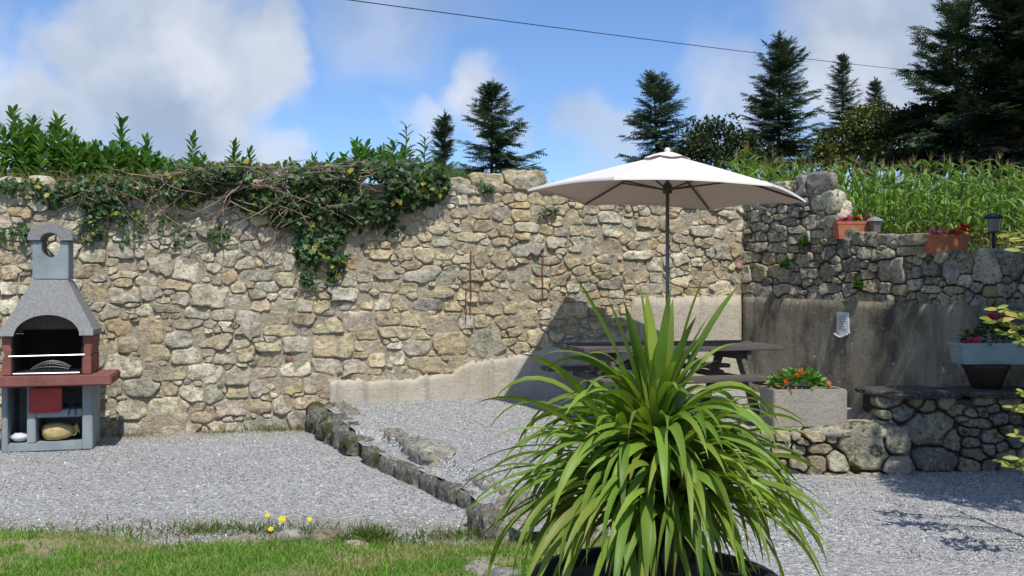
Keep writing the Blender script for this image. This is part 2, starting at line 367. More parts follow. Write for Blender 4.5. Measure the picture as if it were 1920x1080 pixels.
# ------------------------------------------------------------------ walls and ground: positions
W0, WM = 10.4, .28                               # the long wall stands on Y = W0 + WM X
WQ = math.sqrt(1 + WM * WM); W_ROT = math.atan(WM)
COR = Vector((2.63, 11.13, 0)); RU = Vector((.42, -.9075, 0)).normalized(); R_ROT = math.atan2(RU.y, RU.x)
def px_main(x, y):
    k = (x - 960) / F_PX; Y = W0 / (1 - WM * k); return k * Y * WQ, EYE + (HOR - y) / F_PX * Y
def px_right(x, y):
    k = (x - 960) / F_PX; t = (COR.y * k - COR.x) / (RU.x - RU.y * k); d = COR.y + RU.y * t; return t, EYE + (HOR - y) / F_PX * d
def px_plane(d):
    return lambda x, y: ((x - 960) / F_PX * d, EYE + (HOR - y) / F_PX * d)
def seeds_px(lst, ox, oy, s, f):
    out = []
    for q in lst:
        cx, cy, w, h = q[:4]; x, y = ox + cx / s, oy + cy / s
        u0, _ = f(x - w / s / 2, y); u1, _ = f(x + w / s / 2, y); u, v = f(x, y); _, v0 = f(x, y + h / s / 2); _, v1 = f(x, y - h / s / 2)
        out.append([u, v, max(.03, (u1 - u0) / 2), max(.025, (v1 - v0) / 2), q[4] if len(q) > 4 else None])
    return out
def fill_seeds(seeds, u0, u1, v0, vtop, skip=None, tries=2600, wr=(.07, .15), hr=(.045, .085), lim=1.12):
    for _ in range(tries):
        u = rng.uniform(u0, u1); v = rng.uniform(v0, vtop(u))
        if skip and skip(u, v): continue
        S = np.array([q[:4] for q in seeds]) if seeds else np.zeros((0, 4))
        if len(S):
            d = ((np.abs(u - S[:, 0]) / S[:, 2]) ** 2.6 + (np.abs(v - S[:, 1]) / S[:, 3]) ** 2.6) ** (1 / 2.6)
            i = d.argmin(); md = d[i]
            if md < lim: continue
            g = ((np.abs(u - S[:, 0]) - S[:, 2]).clip(0) ** 2 + (np.abs(v - S[:, 1]) - S[:, 3]).clip(0) ** 2) ** .5
            gm = g.min()
        else: gm = 9
        w = min(rng.uniform(*wr), .05 + gm * 1.6); h = min(rng.uniform(*hr), .035 + gm * 1.2)
        seeds.append([u, v, w, h, None])
    return seeds
def cells(seeds, NA=28, cap=1.75, gap=.0035, p=3.8):
    S = np.array([q[:4] for q in seeds]); th = np.linspace(0, 2 * np.pi, NA, endpoint=False); ct, st = np.cos(th), np.sin(th)
    ts = np.linspace(.08, 1, 30); res = []
    wob = rng.uniform(.93, 1.07, len(S))
    for i in range(len(S)):
        u, v, w, h = S[i]
        rad = cap / ((np.abs(ct) / w) ** p + (np.abs(st) / h) ** p) ** (1 / p)
        jag = rng.uniform(-.10, .06, NA); rad = rad * (1 + (jag + np.roll(jag, 1)) / 2); rad = np.minimum(rad, .34)
        near = np.where((np.abs(S[:, 0] - u) < (w + S[:, 2]) * 1.5) & (np.abs(S[:, 1] - v) < (h + S[:, 3]) * 1.5))[0]; near = near[near != i]
        PX = u + np.outer(rad * ct, ts); PY = v + np.outer(rad * st, ts)
        own = np.tile(ts * cap * wob[i], (NA, 1)); ok = np.ones_like(own, bool)
        for j in near:
            dj = ((np.abs(PX - S[j, 0]) / S[j, 2]) ** p + (np.abs(PY - S[j, 1]) / S[j, 3]) ** p) ** (1 / p) * wob[j]
            ok &= own <= dj
        k = np.where(ok.all(1), len(ts) - 1, np.maximum(np.argmin(ok, 1) - 1, 0))
        r = rad * ts[k]
        r = np.minimum(r, (np.roll(r, 1) + np.roll(r, -1) + 4 * r) / 6 * 1.05)
        r = np.maximum(r - gap - rng.uniform(0, .004, NA), .012)
        res.append(np.stack([r * ct, r * st], 1))
    return res
def stone_arrays(poly, D, seed, base=-.045):
    """irregular stone face in (u, out, v): rounded shoulders, bumpy front"""
    n = len(poly); V = []; F = []
    tilt = rng.uniform(-.16, .16, 2); size = np.abs(poly).max()
    rings = [(1.0, base), (1.0, D * .80), (.978, D * .97), (.80, D * 1.0), (.40, D * .97)]
    for q, (f, dd) in enumerate(rings):
        for k in range(n):
            x, z = poly[k] * f
            nn = mnoise.noise(Vector((x * 9 + seed * 7.3, z * 9, seed * 1.9))) * .017 + mnoise.noise(Vector((x * 24 + seed, z * 24, 4.1))) * .010
            V.append((x, -(dd + (0 if q == 0 else nn + max(-.02, min(.02, tilt[0] * x + tilt[1] * z)))), z))
    V.append((0, -(D * 1.04 + mnoise.noise(Vector((seed * 7.3, 0, seed * 1.9))) * .016), 0))
    for q in range(len(rings) - 1):
        for k in range(n):
            k2 = (k + 1) % n; F.append((q * n + k, q * n + k2, (q + 1) * n + k2, (q + 1) * n + k))
    c = len(V) - 1; b = (len(rings) - 1) * n
    for k in range(n): F.append((b + k, b + (k + 1) % n, c))
    return V, F
def wall_stones(parent, seeds, tintf, mat, D=(.024, .052), keep=300, gap=.0035, NA=28, offs=0.0, base=-.045):
    P = cells(seeds, NA, gap=gap)
    area = [np.ptp(p[:, 0]) * np.ptp(p[:, 1]) for p in P]; order = np.argsort(area)[::-1]; rest = MB(); rt = []
    for rank, i in enumerate(order):
        s = seeds[i]; V, F = stone_arrays(P[i], rng.uniform(*D), i * .37 + 1, base); t = tintf(s)
        if rank < keep:
            o = obj('stone', py_mesh('stone', V, F, t, True), mat, parent, loc=(s[0], -offs, s[1]))
        else:
            rest.add([(v[0] + s[0], v[1] - offs, v[2] + s[1]) for v in V], F); rt += [t] * len(V)
    if rest.V:
        me = py_mesh('small_stones', rest.V, rest.F, (0, 0, 0), True)
        me.color_attributes['tint'].data.foreach_set('color', np.concatenate([np.array(rt, np.float32), np.ones((len(rt), 1), np.float32)], 1).ravel())
        obj('small_stones', me, mat, parent, kind='stuff')
def wall_core(name, u0, u1, top, z0, thick, mat, parent, step=.07, amp=.014, drop=.05, push=0.0):
    nu = int((u1 - u0) / step) + 1; nv = 34; V = []; F = []
    for i in range(nu):
        u = u0 + (u1 - u0) * i / (nu - 1); h = top(u) - drop
        for j in range(nv):
            v = z0 + (h - z0) * j / (nv - 1); V.append((u, -amp * (fbm(u * 7, v * 7, 3.3) + .2) - push, v))
        V.append((u, thick * .3, h + .02 + .03 * fbm(u * 3, 1.7))); V.append((u, thick, h)); V.append((u, thick, z0))
    m = nv + 3
    for i in range(nu - 1):
        for j in range(m - 1): a = i * m + j; F.append((a, a + m, a + m + 1, a + 1))
    F.append(tuple(range(m))); F.append(tuple((nu - 1) * m + j for j in range(m - 1, -1, -1)))
    return obj(name, py_mesh(name, V, F, None, True), mat, parent)
def jit(c, v=.17, h=.025):
    k = 1 + rng.uniform(-v, v); return tuple(float(np.clip(a * k * (1 + rng.uniform(-h, h)), .01, .8)) for a in c)
SAND, TAN, PALE, GREY, PINK, DARK, OCHRE = (.64, .535, .345), (.57, .46, .29), (.70, .635, .475), (.54, .49, .385), (.58, .485, .385), (.34, .31, .265), (.66, .515, .29)
RED = (.34, .19, .145)
def pick(opts):
    w = np.array([o[1] for o in opts]); return opts[rng.choice(len(opts), p=w / w.sum())][0]

# ------------------------------------------------------------------ setting: ground sheets
def sheet(name, x0, x1, y0, y1, step, zf, mat, keep=None, snap=None, **k):
    nx = int((x1 - x0) / step) + 1; ny = int((y1 - y0) / step) + 1
    xs = np.linspace(x0, x1, nx); ys = np.linspace(y0, y1, ny)
    V = [(snap(x, y), y, zf(snap(x, y), y)) if snap else (x, y, zf(x, y)) for y in ys for x in xs]; F = []
    for j in range(ny - 1):
        for i in range(nx - 1):
            if keep is None or keep((xs[i] + xs[i + 1]) / 2, (ys[j] + ys[j + 1]) / 2): a = j * nx + i; F.append((a, a + 1, a + nx + 1, a + nx))
    return obj(name, py_mesh(name, V, F, None, True), mat, None, kind='structure', **k)
def lawn_edge(x):                                # lawn lies nearer the camera than this
    return 5.33 + .10 * math.sin(x * 1.7 + .4) + .05 * math.sin(x * 4.3) - .05 * max(0, x + 1.2)
L1 = [(-1.98, 9.95), (-1.55, 8.9), (-1.14, 7.77), (-.30, 6.24), (-.09, 5.43), (.05, 5.1)]
L2 = [(-1.90, 9.95), (-1.40, 8.9), (-1.00, 8.05), (-.47, 7.0), (0.02, 5.8), (.20, 5.1)]
def zlow(x, y): return .018 * fbm(x * .9, y * .9) + .006 * fbm(x * 5, y * 5)
def zterr(x, y):
    e = interp(-y, [(-p[1], p[0]) for p in L2])
    base = interp(y, [(5.0, .13), (6.0, .15), (7.2, .19), (8.6, .20), (9.6, .245), (11.5, .26)])
    if x < e: base = min(base, .115 if y < 8.2 else base)
    return base + .012 * fbm(x * 1.1, y * 1.1, 5) + .005 * fbm(x * 6, y * 6)
TERR = [(p[0] - .08, p[1]) for p in L1] + [(.40, 5.15), (.55, 7.5), (2.85, 7.5), (4.7, 7.5), (3.0, 11.6), (-1.6, 10.3)]
TERR = [(-1.9, 10.15)] + TERR
sheet('gravel_yard', -9, 7, 3.0, 11.5, .12, zlow, M['gravel'])
def e1(y): return interp(-y, [(-p[1], p[0]) for p in L1])
sheet('gravel_terrace', -2.1, 4.7, 5.0, 11.6, .06, zterr, M['gravel'], lambda x, y: in_poly(x, y, TERR), lambda x, y: x if y > 9.9 or x > e1(y) + .3 else max(x, e1(y)))
def zlawn(x, y): return .030 + .012 * fbm(x * 2, y * 2) - .09 * max(0, (y - lawn_edge(x)) / .3 + .15 + .5 * fbm(x * 5, y * 5, 6))
sheet('lawn', -9, .9, .5, 5.9, .06, zlawn, M['lawn'], lambda x, y: y < lawn_edge(x) + .28)
sheet('ground', -70, 70, -70, 12, 4, lambda x, y: -.06, M['field'])
def terrain():
    pl = [Vector((-120, W0 + .42 + WM * 0 - 20 * 0, 0))]
    main_d = Vector((1, WM, 0)).normalized(); nb = Vector((-WM, 1, 0)).normalized(); rb = Vector((-RU.y, RU.x, 0)) * 1.0
    rb = Vector((.9075, .42, 0)).normalized()
    base = []
    for u in np.linspace(-90, 2.0, 40): base.append((Vector((0, W0, 0)) + main_d * float(u) + nb * .3, nb))
    c = COR + nb * .3 + rb * .3
    for k in range(9):
        f = k / 8; base.append((c, (nb * (1 - f) + rb * f).normalized()))
    for t in np.linspace(.4, 40, 30): base.append((COR + RU * float(t) + rb * .32, rb))
    vs = [0, .3, .7, 1.2, 2, 3, 4.5, 6.5, 9, 13, 18, 25, 35, 50, 75, 120, 200, 400]
    V = []; F = []
    for i, (b, o) in enumerate(base):
        for v in vs:
            p = b + o * v; V.append((p.x, p.y, ter_z(p.x, p.y)))
    n = len(vs)
    for i in range(len(base) - 1):
        for j in range(n - 1): a = i * n + j; F.append((a, a + n, a + n + 1, a + 1))
    obj('field_ground', py_mesh('field_ground', V, F, None, True), M['field'], None, kind='structure')
def ter_z(x, y):
    side = interp(x / max(y, 8) * 10, [(-20, 2.33), (1.6, 2.30), (2.9, 1.70), (20, 1.61)])
    return side + .045 * max(0, y - 10.5) - .00006 * max(0, y - 10.5) ** 2 + .03 * fbm(x * .5, y * .5)
terrain()

# ------------------------------------------------------------------ the long stone wall
main_top_px = [(-400, 345), (0, 340), (60, 332), (90, 348), (160, 362), (300, 350), (800, 352), (850, 350), (940, 354), (955, 334), (1012, 336), (1030, 350), (1420, 352)]
MT = [px_main(x, y) for x, y in main_top_px]
def main_top(u): return interp(u, MT)
render_px = [(618, 716), (650, 709), (700, 712), (760, 710), (830, 700), (850, 694), (872, 680), (935, 672), (1010, 656), (1060, 642), (1120, 636), (1170, 630), (1176, 612), (1182, 560), (1240, 557), (1396, 555)]
RT = [px_main(x, y) for x, y in render_px]
def main_skip(u, v): return RT[0][0] < u and v < interp(u, RT) - .03
z1 = [(365,212,125,65),(487,195,105,75),(370,275,100,55),(378,357,110,75),(520,255,105,45),(500,292,90,35),(597,318,90,35),(650,255,120,80),(770,268,130,100),(725,390,90,60),(850,378,160,98,PALE),(680,430,130,50),(805,445,100,55),(905,455,100,45),(600,365,60,50),(510,375,130,60),(393,425,75,45),(487,503,100,75,OCHRE),(610,515,120,105,TAN),(585,440,80,50),(757,492,130,50),(852,497,50,40,PINK),(915,503,60,45),(720,550,100,75,GREY),(868,560,140,75),(1000,495,90,105,GREY),(970,573,75,50),(440,575,70,60),(527,578,85,65),(625,610,130,75),(760,622,125,65),(910,630,115,60),(505,660,140,95),(617,675,70,60,PINK),(705,688,100,60),(835,690,145,78,PALE),(965,697,110,75),(575,748,150,80),(690,753,60,60),(780,770,100,75),(868,775,80,70),(960,765,95,55),(460,750,80,90),(535,835,130,85),(682,842,165,115,PALE),(935,832,130,75,PINK),(815,862,90,45),(570,915,160,70),(700,920,95,40),(783,915,60,40),(50,280,75,60),(45,215,80,70),(585,55,60,50),(580,100,90,45,PINK),(540,135,70,50),(755,140,130,60,GREY),(920,225,110,70),(920,300,90,60),(60,180,90,60,TAN),(330,130,80,60),(30,350,80,50),(90,40,100,50,OCHRE),(170,60,80,50)]
z4 = [(240,50,210,75),(400,70,120,80),(735,155,150,75,GREY),(840,60,105,55),(975,50,160,50),(855,115,75,45),(975,110,150,65,SAND),(1160,50,190,70),(1265,145,190,70,SAND),(1420,165,120,70),(1535,170,90,70),(1600,165,70,60),(1700,170,110,60),(860,195,85,90),(945,195,100,95),(1055,205,115,80,TAN),(1205,215,175,80,DARK),(1345,220,105,60,OCHRE),(1470,235,105,60,TAN),(1580,240,105,70),(1670,225,100,80),(1760,265,115,160,SAND),(1860,210,100,45),(360,290,140,85),(505,295,150,65,TAN),(395,355,205,70,SAND),(265,215,120,75),(395,215,140,85),(515,220,100,70),(600,225,80,75),(790,300,190,110,PINK),(985,290,145,90,TAN),(1125,295,150,90,TAN),(1290,310,180,105,SAND),(1420,315,120,75,GREY),(1640,310,110,80,TAN),(1040,370,215,75),(870,390,120,50),(875,445,175,75),(1020,440,100,50),(1140,455,160,90),(1330,435,215,140,TAN),(680,445,210,130,SAND),(1540,430,180,170,PALE),(1685,365,90,55),(1815,410,120,115,SAND),(830,495,85,35),(920,525,100,85),(1025,510,115,90),(1195,545,210,85,SAND),(1405,525,190,55),(1020,580,145,45,SAND),(640,550,160,75),(795,560,150,80),(910,590,90,45),(465,435,150,90,PALE),(465,510,140,45,RED),(460,575,170,85,PALE),(300,595,120,70,PINK),(420,670,160,100,OCHRE),(560,655,110,110),(260,685,105,95),(535,760,180,75,SAND),(390,770,100,100,GREY),(262,785,125,90,SAND),(500,860,180,100,GREY),(290,890,240,90,GREY)]
z3 = [(1005,655,160,80,PALE),(1140,660,120,80),(1255,655,105,75),(1375,660,90,90,GREY),(1480,615,120,35,OCHRE),(1485,675,115,70,OCHRE),(1575,640,55,70),(1775,690,100,80),(1880,640,85,50),(890,745,130,75,SAND),(1030,745,120,70),(1280,730,150,65,SAND),(1395,765,100,80),(1520,740,140,60),(1630,750,80,60),(1710,765,85,55),(1790,760,75,60),(860,820,120,70),(940,790,90,55),(1050,815,120,60),(1200,795,150,50),(1500,790,90,55),(1570,805,80,55),(1690,830,120,70),(700,885,140,70),(830,895,110,85,TAN),(930,880,110,75),(1070,890,110,80),(1255,905,95,120,SAND),(1370,920,110,100),(1530,855,160,90),(1640,930,130,70),(1790,920,110,70,TAN),(690,955,170,55),(600,1025,100,70),(740,1010,165,55),(925,1010,190,70,SAND),(1070,1030,100,70,GREY),(1310,1000,110,60),(1465,1000,130,70),(1680,980,90,80),(130,840,110,80,PINK),(180,930,90,110,PALE),(1230,580,120,65,SAND),(1380,575,170,60,TAN),(1090,585,120,55,DARK),(1300,500,150,80),(1150,500,100,50)]
z5 = [(50,435,100,60,OCHRE),(150,390,60,75),(155,460,90,40),(340,445,100,80,OCHRE),(440,460,80,55),(540,440,130,65),(650,470,70,70),(755,465,130,75),(900,485,150,90,SAND),(1010,475,70,35),(1105,460,90,40),(1255,495,90,75),(1165,525,70,60),(1055,520,140,60,GREY),(270,520,80,60),(350,525,70,60),(445,520,100,75),(570,520,140,75),(710,540,120,80),(245,590,115,75,PALE),(385,600,130,95),(510,595,130,80),(680,600,60,50),(765,595,95,55),(850,555,70,65),(955,570,120,65),(1080,580,135,45,TAN),(1250,620,60,75,TAN),(700,655,190,50),(690,715,115,60,GREY),(800,705,105,75),(935,680,110,75),(1030,700,70,65,PALE),(1115,645,70,60,PALE),(1100,710,60,60),(590,715,65,60,TAN),(1275,695,35,60,RED),(1040,640,75,50),(320,690,120,70),(170,700,130,70),(925,755,90,50),(810,790,90,60),(720,780,75,65),(650,790,55,65),(770,840,120,65,PALE),(905,850,90,45),(1010,815,70,45),(1070,815,50,40),(1190,845,160,90,PALE),(1010,865,90,50),(495,915,140,50,SAND),(385,895,70,55),(310,895,80,55),(550,820,150,70),(430,840,90,55),(330,840,80,55),(180,985,65,75),(325,965,215,100,SAND),(475,975,100,70),(560,970,70,60),(225,1040,150,50),(480,1050,120,60)]
seeds = seeds_px(z1, 0, 380, 2.16, px_main) + seeds_px(z4, 400, 500, 3, px_main) + seeds_px(z3, 480, 180, 3, px_main) + seeds_px(z5, 960, 260, 3, px_main)
# drop hand-placed stones that fall on one another
kept = []
for s in seeds:
    if all(abs(s[0] - q[0]) > .55 * min(s[2], q[2]) * 2 or abs(s[1] - q[1]) > .55 * min(s[3], q[3]) * 2 for q in kept) and not (main_skip(s[0], s[1] + .02)): kept.append(s)
seeds = fill_seeds(kept, -6.6, 2.72, -.02, lambda u: main_top(u) - .03, main_skip, 1500, (.07, .16), (.045, .085), 1.15)
seeds = fill_seeds(seeds, -6.6, 2.72, -.02, lambda u: main_top(u) - .02, main_skip, 2600, (.03, .07), (.02, .045), 1.05)
def main_tint(s):
    if s[4] is not None: return jit(s[4])
    u = s[0]
    if u < -1.7: c = pick([(PALE, 4), (SAND, 4), (GREY, 2), (PINK, .15), (TAN, 1)])
    elif u < 1.6: c = pick([(SAND, 5), (TAN, 4), (PALE, 2), (GREY, 1.5), (PINK, .2), (OCHRE, .6)])
    else: c = pick([(SAND, 3), (PALE, 3), (GREY, 3), (TAN, 2), (DARK, .5)])
    return jit(c)
wall = thing('stone_wall', 'long tall rubble stone wall of sandy blocks behind the barbecue and parasol', 'wall', (0, W0, 0), W_ROT); wall['kind'] = 'thing'
wall_core('mortar_core', -6.6, 2.73, main_top, -.1, .45, M['mortar'], wall, .04, .012, .05, .021)
wall_stones(wall, seeds, main_tint, M['stone'])
def boulder(rad, seed, sub=2, sq=2.6, amp=.16, fr=1.6, tint=GREY):
    bm = bmesh.new(); bmesh.ops.create_icosphere(bm, subdivisions=sub, radius=1.0)
    V = []
    for v in bm.verts:
        c = v.co.normalized(); k = (abs(c.x) ** sq + abs(c.y) ** sq + abs(c.z) ** sq) ** (-1 / sq)
        nz = 1 + amp * mnoise.fractal(Vector(c) * fr + Vector((seed * 3.1, seed * 1.7, seed)), .9, 2.0, 3)
        v.co = Vector((c.x * rad[0], c.y * rad[1], c.z * rad[2])) * k * nz
    me = bpy.data.meshes.new('stone'); bm.to_mesh(me); bm.free()
    for p in me.polygons: p.use_smooth = True
    a = me.color_attributes.new('tint', 'FLOAT_COLOR', 'POINT'); a.data.foreach_set('color', np.tile(np.array([*tint, 1], np.float32), len(me.vertices)))
    return me
# cap stones along the top of the wall, each one uneven
for i, (x, y, w, h, t) in enumerate([(983, 338, 66, 34, (.46, .44, .33)), (925, 349, 50, 30, GREY), (868, 352, 60, 26, GREY), (1030, 352, 46, 24, PALE), (1075, 352, 56, 26, SAND), (1130, 350, 60, 26, GREY), (1190, 352, 52, 26, SAND), (1250, 350, 60, 28, GREY), (1310, 352, 60, 26, TAN), (1368, 350, 54, 28, GREY),
        (22, 345, 62, 36, GREY), (76, 340, 52, 30, PALE), (130, 358, 56, 28, TAN), (195, 362, 64, 26, GREY), (265, 356, 66, 28, SAND), (335, 354, 62, 26, GREY), (400, 354, 62, 26, SAND), (470, 354, 66, 26, GREY), (540, 354, 66, 26, TAN), (610, 354, 66, 26, GREY), (680, 354, 66, 26, SAND), (745, 354, 60, 26, GREY), (806, 352, 56, 28, TAN), (-40, 345, 70, 34, GREY)]):
    u, v = px_main(x, y); u0, _ = px_main(x - w / 2, y); hw = (u - u0)
    obj('cap_stone', boulder((hw * 1.02, .17, h / 184 / 2 * (1.15 if i == 0 else .95)), i + .3, 3, 3.8, .24, 2.4, jit(t)), M['stone'], wall, loc=(u, .12, v - .02), rot=(0, rng.uniform(-.08, .08), 0))
# render at the foot of the wall
def render_strip(name, top, u0, u1, z0, dep, mat, parent, step=.02, lip=.05, rough=.045, n=14):
    us = np.arange(u0, u1 + 1e-6, step); V = []; F = []
    for u in us:
        h = top(u) + (rough * (.5 * fbm(u * 8, 2.2) + .6 * fbm(u * 31, 5.2)) if rough else 0)
        for j in range(n):
            v = z0 + (h - z0) * j / (n - 1); V.append((u, -(dep + .006 * fbm(u * 2, v * 5, 8.8) - (.012 if j == n - 1 else 0)), v))
        V.append((u, -dep + lip + .03, h - .004))
    m = n + 1
    for i in range(len(us) - 1):
        for j in range(m - 1): a = i * m + j; F.append((a, a + m, a + m + 1, a + 1))
    F.append(tuple(range(m))); F.append(tuple((len(us) - 1) * m + j for j in range(m - 1, -1, -1)))
    return obj(name, py_mesh(name, V, F, None, True), mat, parent)
render_strip('cement_render', lambda u: interp(u, RT), RT[0][0], 2.66, 0.0, .075, M['render'], wall)['label'] = 'cream cement render along the foot of the wall'
# rusty streaked iron straps left in the wall
for (x, y0, y1) in [(1014, 478, 560), (880, 470, 590), (871, 540, 600)]:
    u, va = px_main(x, y0); _, vb = px_main(x, y1); b = MB()
    b.tube([(u + .012 * fbm(k * 1.3, x), -.062 - .01 * (k % 2), va + (vb - va) * k / 7) for k in range(8)], .006, 5)
    obj('iron_bar', b.mesh('iron_bar'), M['rust'], wall)

# ------------------------------------------------------------------ the right hand wall
rtop_px = [(1396, 350), (1440, 346), (1500, 344), (1546, 342), (1552, 385), (1562, 405), (1566, 432), (1640, 442), (1733, 447), (1742, 478), (1920, 482), (2100, 492)]
RTP = [px_right(x, y) for x, y in rtop_px[:-1]] + [(4.2, 1.70), (9.0, 1.76)]
def rtop(u): return interp(u, RTP)
CT = [px_right(1396, 556), px_right(1920, 576)]
def conc_top(u): return CT[0][1] + (CT[1][1] - CT[0][1]) * (u - CT[0][0]) / (CT[1][0] - CT[0][0])
z6 = [(100,160,80,60),(180,150,80,70),(245,140,70,80),(405,110,110,60,PALE),(490,55,110,100,PALE),(560,135,130,70,PALE),(585,65,100,70,GREY),(345,55,140,60),(150,80,90,60),(95,20,80,60),(200,30,70,60),(310,20,100,50),(95,275,85,80),(180,210,70,70),(260,220,85,65),(330,195,55,65),(310,285,70,60),(430,290,100,95),(390,225,60,60),(540,225,110,70),(610,245,80,90,DARK),(705,215,90,150,DARK),(790,175,80,70),(920,180,160,60,GREY),(1110,180,180,60,SAND),(950,260,190,70,PALE),(1110,235,180,60,SAND),(760,325,130,90,DARK),(1000,365,190,160,GREY),(1150,385,95,85),(1140,300,110,50),(1260,350,100,130),(170,370,90,100),(260,370,80,90,TAN),(85,385,70,110),(480,385,110,80),(585,380,90,110,TAN),(515,320,60,50),(690,395,60,60,PALE),(850,390,90,70),(770,390,50,40),(1390,370,140,160,GREY),(1620,370,220,170,GREY),(1250,480,150,80),(1400,490,150,70),(1050,490,130,80),(940,530,100,50),(1130,560,90,40),(1640,500,150,90),(1800,520,80,60),(330,480,200,80),(130,480,140,70),(600,480,150,80),(435,-150,90,110,GREY),(390,-160,60,60,TAN),(520,-165,130,110,GREY),(540,-60,130,120,PALE),(440,-70,80,60,GREY),(340,-80,100,70),(240,-60,90,60),(150,-70,80,70),(90,-40,70,60),(60,-120,60,60),(200,-140,100,60),(300,-150,80,60)]
rs = seeds_px(z6, 1380, 400, 3.374, px_right)
rs = [s for s in rs if s[1] < rtop(s[0]) + .02]
rskip = lambda u, v: v < conc_top(u) + .01
rs = fill_seeds(rs, 0.02, 4.6, conc_top(2), lambda u: rtop(u) - .03, rskip, 900, (.09, .17), (.06, .10), 1.18)
rs = fill_seeds(rs, 0.02, 4.6, conc_top(2), lambda u: rtop(u) - .02, rskip, 900, (.04, .08), (.03, .05), 1.12)
def r_tint(s):
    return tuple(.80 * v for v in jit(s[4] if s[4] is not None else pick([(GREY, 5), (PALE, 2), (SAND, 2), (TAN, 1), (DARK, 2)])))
rwall = thing('side_wall', 'lower stone wall with stained concrete foot running in from the right', 'wall', COR, R_ROT); rwall['kind'] = 'thing'
wall_core('mortar_core', 0.0, 8.0, rtop, -.1, .26, M['mortar_dark'], rwall)
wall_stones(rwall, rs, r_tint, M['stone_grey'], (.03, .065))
render_strip('concrete_footing', conc_top, 0.08, 8.0, -.02, .085, M['concrete'], rwall, .06, .05, .006, 18)['label'] = 'tall dark stained concrete footing'
for i, (x, y, w, h, t) in enumerate([(1524, 356, 40, 26, GREY), (1490, 352, 32, 22, OCHRE), (1452, 352, 44, 24, GREY), (1415, 354, 36, 24, GREY), (1554, 420, 24, 26, PALE), (1590, 445, 34, 24, DARK), (1630, 448, 50, 18, PALE), (1690, 452, 66, 18, SAND), (1760, 486, 60, 16, GREY), (1830, 488, 70, 16, DARK), (1900, 490, 66, 18, GREY)]):
    u, v = px_right(x, y); u0, _ = px_right(x - w / 2, y); u1, _ = px_right(x + w / 2, y)
    obj('cap_stone', boulder(((u1 - u0) / 2 * 1.03, .15, h / 200 / 2 * 1.1), i + 40.3, 2, 3.2, .17, 1.8, jit(t)), M['stone_grey'], rwall, loc=(u, .11, v - .025), rot=(0, rng.uniform(-.08, .08), 0))

for i, (u_, dep_, z_, r_, t) in enumerate([(1.32, .08, 2.28, (.10, .12, .12), GREY), (1.36, .10, 2.09, (.10, .13, .11), PALE), (1.33, .18, 2.2, (.09, .1, .1), PALE), (1.44, .16, 1.95, (.10, .16, .07), SAND)]):
    obj('end_stone', boulder(r_, i + 300.3, 2, 3.4, .15, 1.8, jit(t)), M['stone_grey'], rwall, loc=(u_, dep_, z_))
# ------------------------------------------------------------------ terrace edge: kerb stones, front retaining wall, bench
def stone_thing(name, label, cat, p, rad, seed, mat='stone_grey', tint=GREY, rz=0, ry=0, rx=0, sub=3, sq=2.8, amp=.16, fr=1.6, group=None):
    me = boulder(rad, seed, sub, sq, amp, fr, jit(tint)); return obj(name, me, M[mat], None, loc=p, rot=(rx, ry, rz), label=label, cat=cat, group=group)
kerb = thing('kerb', 'long broken stone kerb edging the gravel terrace, mossy near the wall', 'kerb', (-1.9, 9.8, 0))
def kerb_stone(p, q, w, z0, z1, seed, mat, tint, amp=.13, sq=3.6, fr=2.2):
    p = Vector(p); q = Vector(q); d = q - p; c = (p + q) / 2
    o = obj('kerb_stone', boulder((d.length / 2 * 1.05, w / 2, (z1 - z0) / 2), seed, 3, sq, amp, fr, jit(tint)), M[mat], kerb, loc=Vector((c.x, c.y, (z0 + z1) / 2)) - kerb.location, rot=(rng.uniform(-.06, .06), rng.uniform(-.03, .03), math.atan2(d.y, d.x)))
KT = (.26, .245, .205)
pts = [(-1.92, 9.80), (-1.78, 9.42), (-1.66, 9.12), (-1.50, 8.80), (-1.36, 8.46), (-1.22, 8.18)]
for i in range(5):
    kerb_stone(pts[i], pts[i + 1], [.30, .26, .30, .26, .28][i], -.06, [.25, .21, .23, .19, .17][i], 60 + i, 'stone_moss', tuple(v * .75 for v in KT), .38, 4, 3.6)
    if i < 2: kerb_stone((pts[i][0] + .17, pts[i][1] + .05), (pts[i + 1][0] + .2, pts[i + 1][1]), .20, .02, [.27, .25, .24, .22, .215][i], 80 + i, 'stone_grey' if i > 1 else 'stone_moss', KT, .28, 4, 3.0)
for i, (p, q, w, h) in enumerate([((-1.16, 7.88), (-1.0, 7.58), .12, .128), ((-.99, 7.55), (-.82, 7.22), .10, .112), ((-.82, 7.20), (-.62, 6.86), .11, .124), ((-.61, 6.82), (-.47, 6.54), .09, .108), ((-.46, 6.52), (-.33, 6.28), .11, .122), ((-.32, 6.25), (-.22, 6.08), .09, .11), ((-.19, 5.76), (-.14, 5.56), .16, .13), ((-.12, 5.52), (-.06, 5.34), .17, .14)]):
    kerb_stone(p, q, w, -.08, h, 100 + i, 'stone_moss' if i in (0, 2) else 'stone_grey', tuple(v * .8 for v in KT), .24, 6, 3.4)
for i, (p, q, w, h) in enumerate([((-1.02, 8.30), (-.90, 8.0), .15, .212), ((-.89, 7.98), (-.78, 7.72), .13, .22), ((-.78, 7.70), (-.68, 7.46), .20, .226), ((-.68, 7.44), (-.50, 7.04), .26, .24), ((-.26, 6.50), (-.10, 6.14), .10, .178), ((-.06, 6.08), (.08, 5.75), .10, .168)]):
    kerb_stone(p, q, w, 0, h, 120 + i, 'stone_grey', (.40, .38, .32), .32, 5, 3.4)
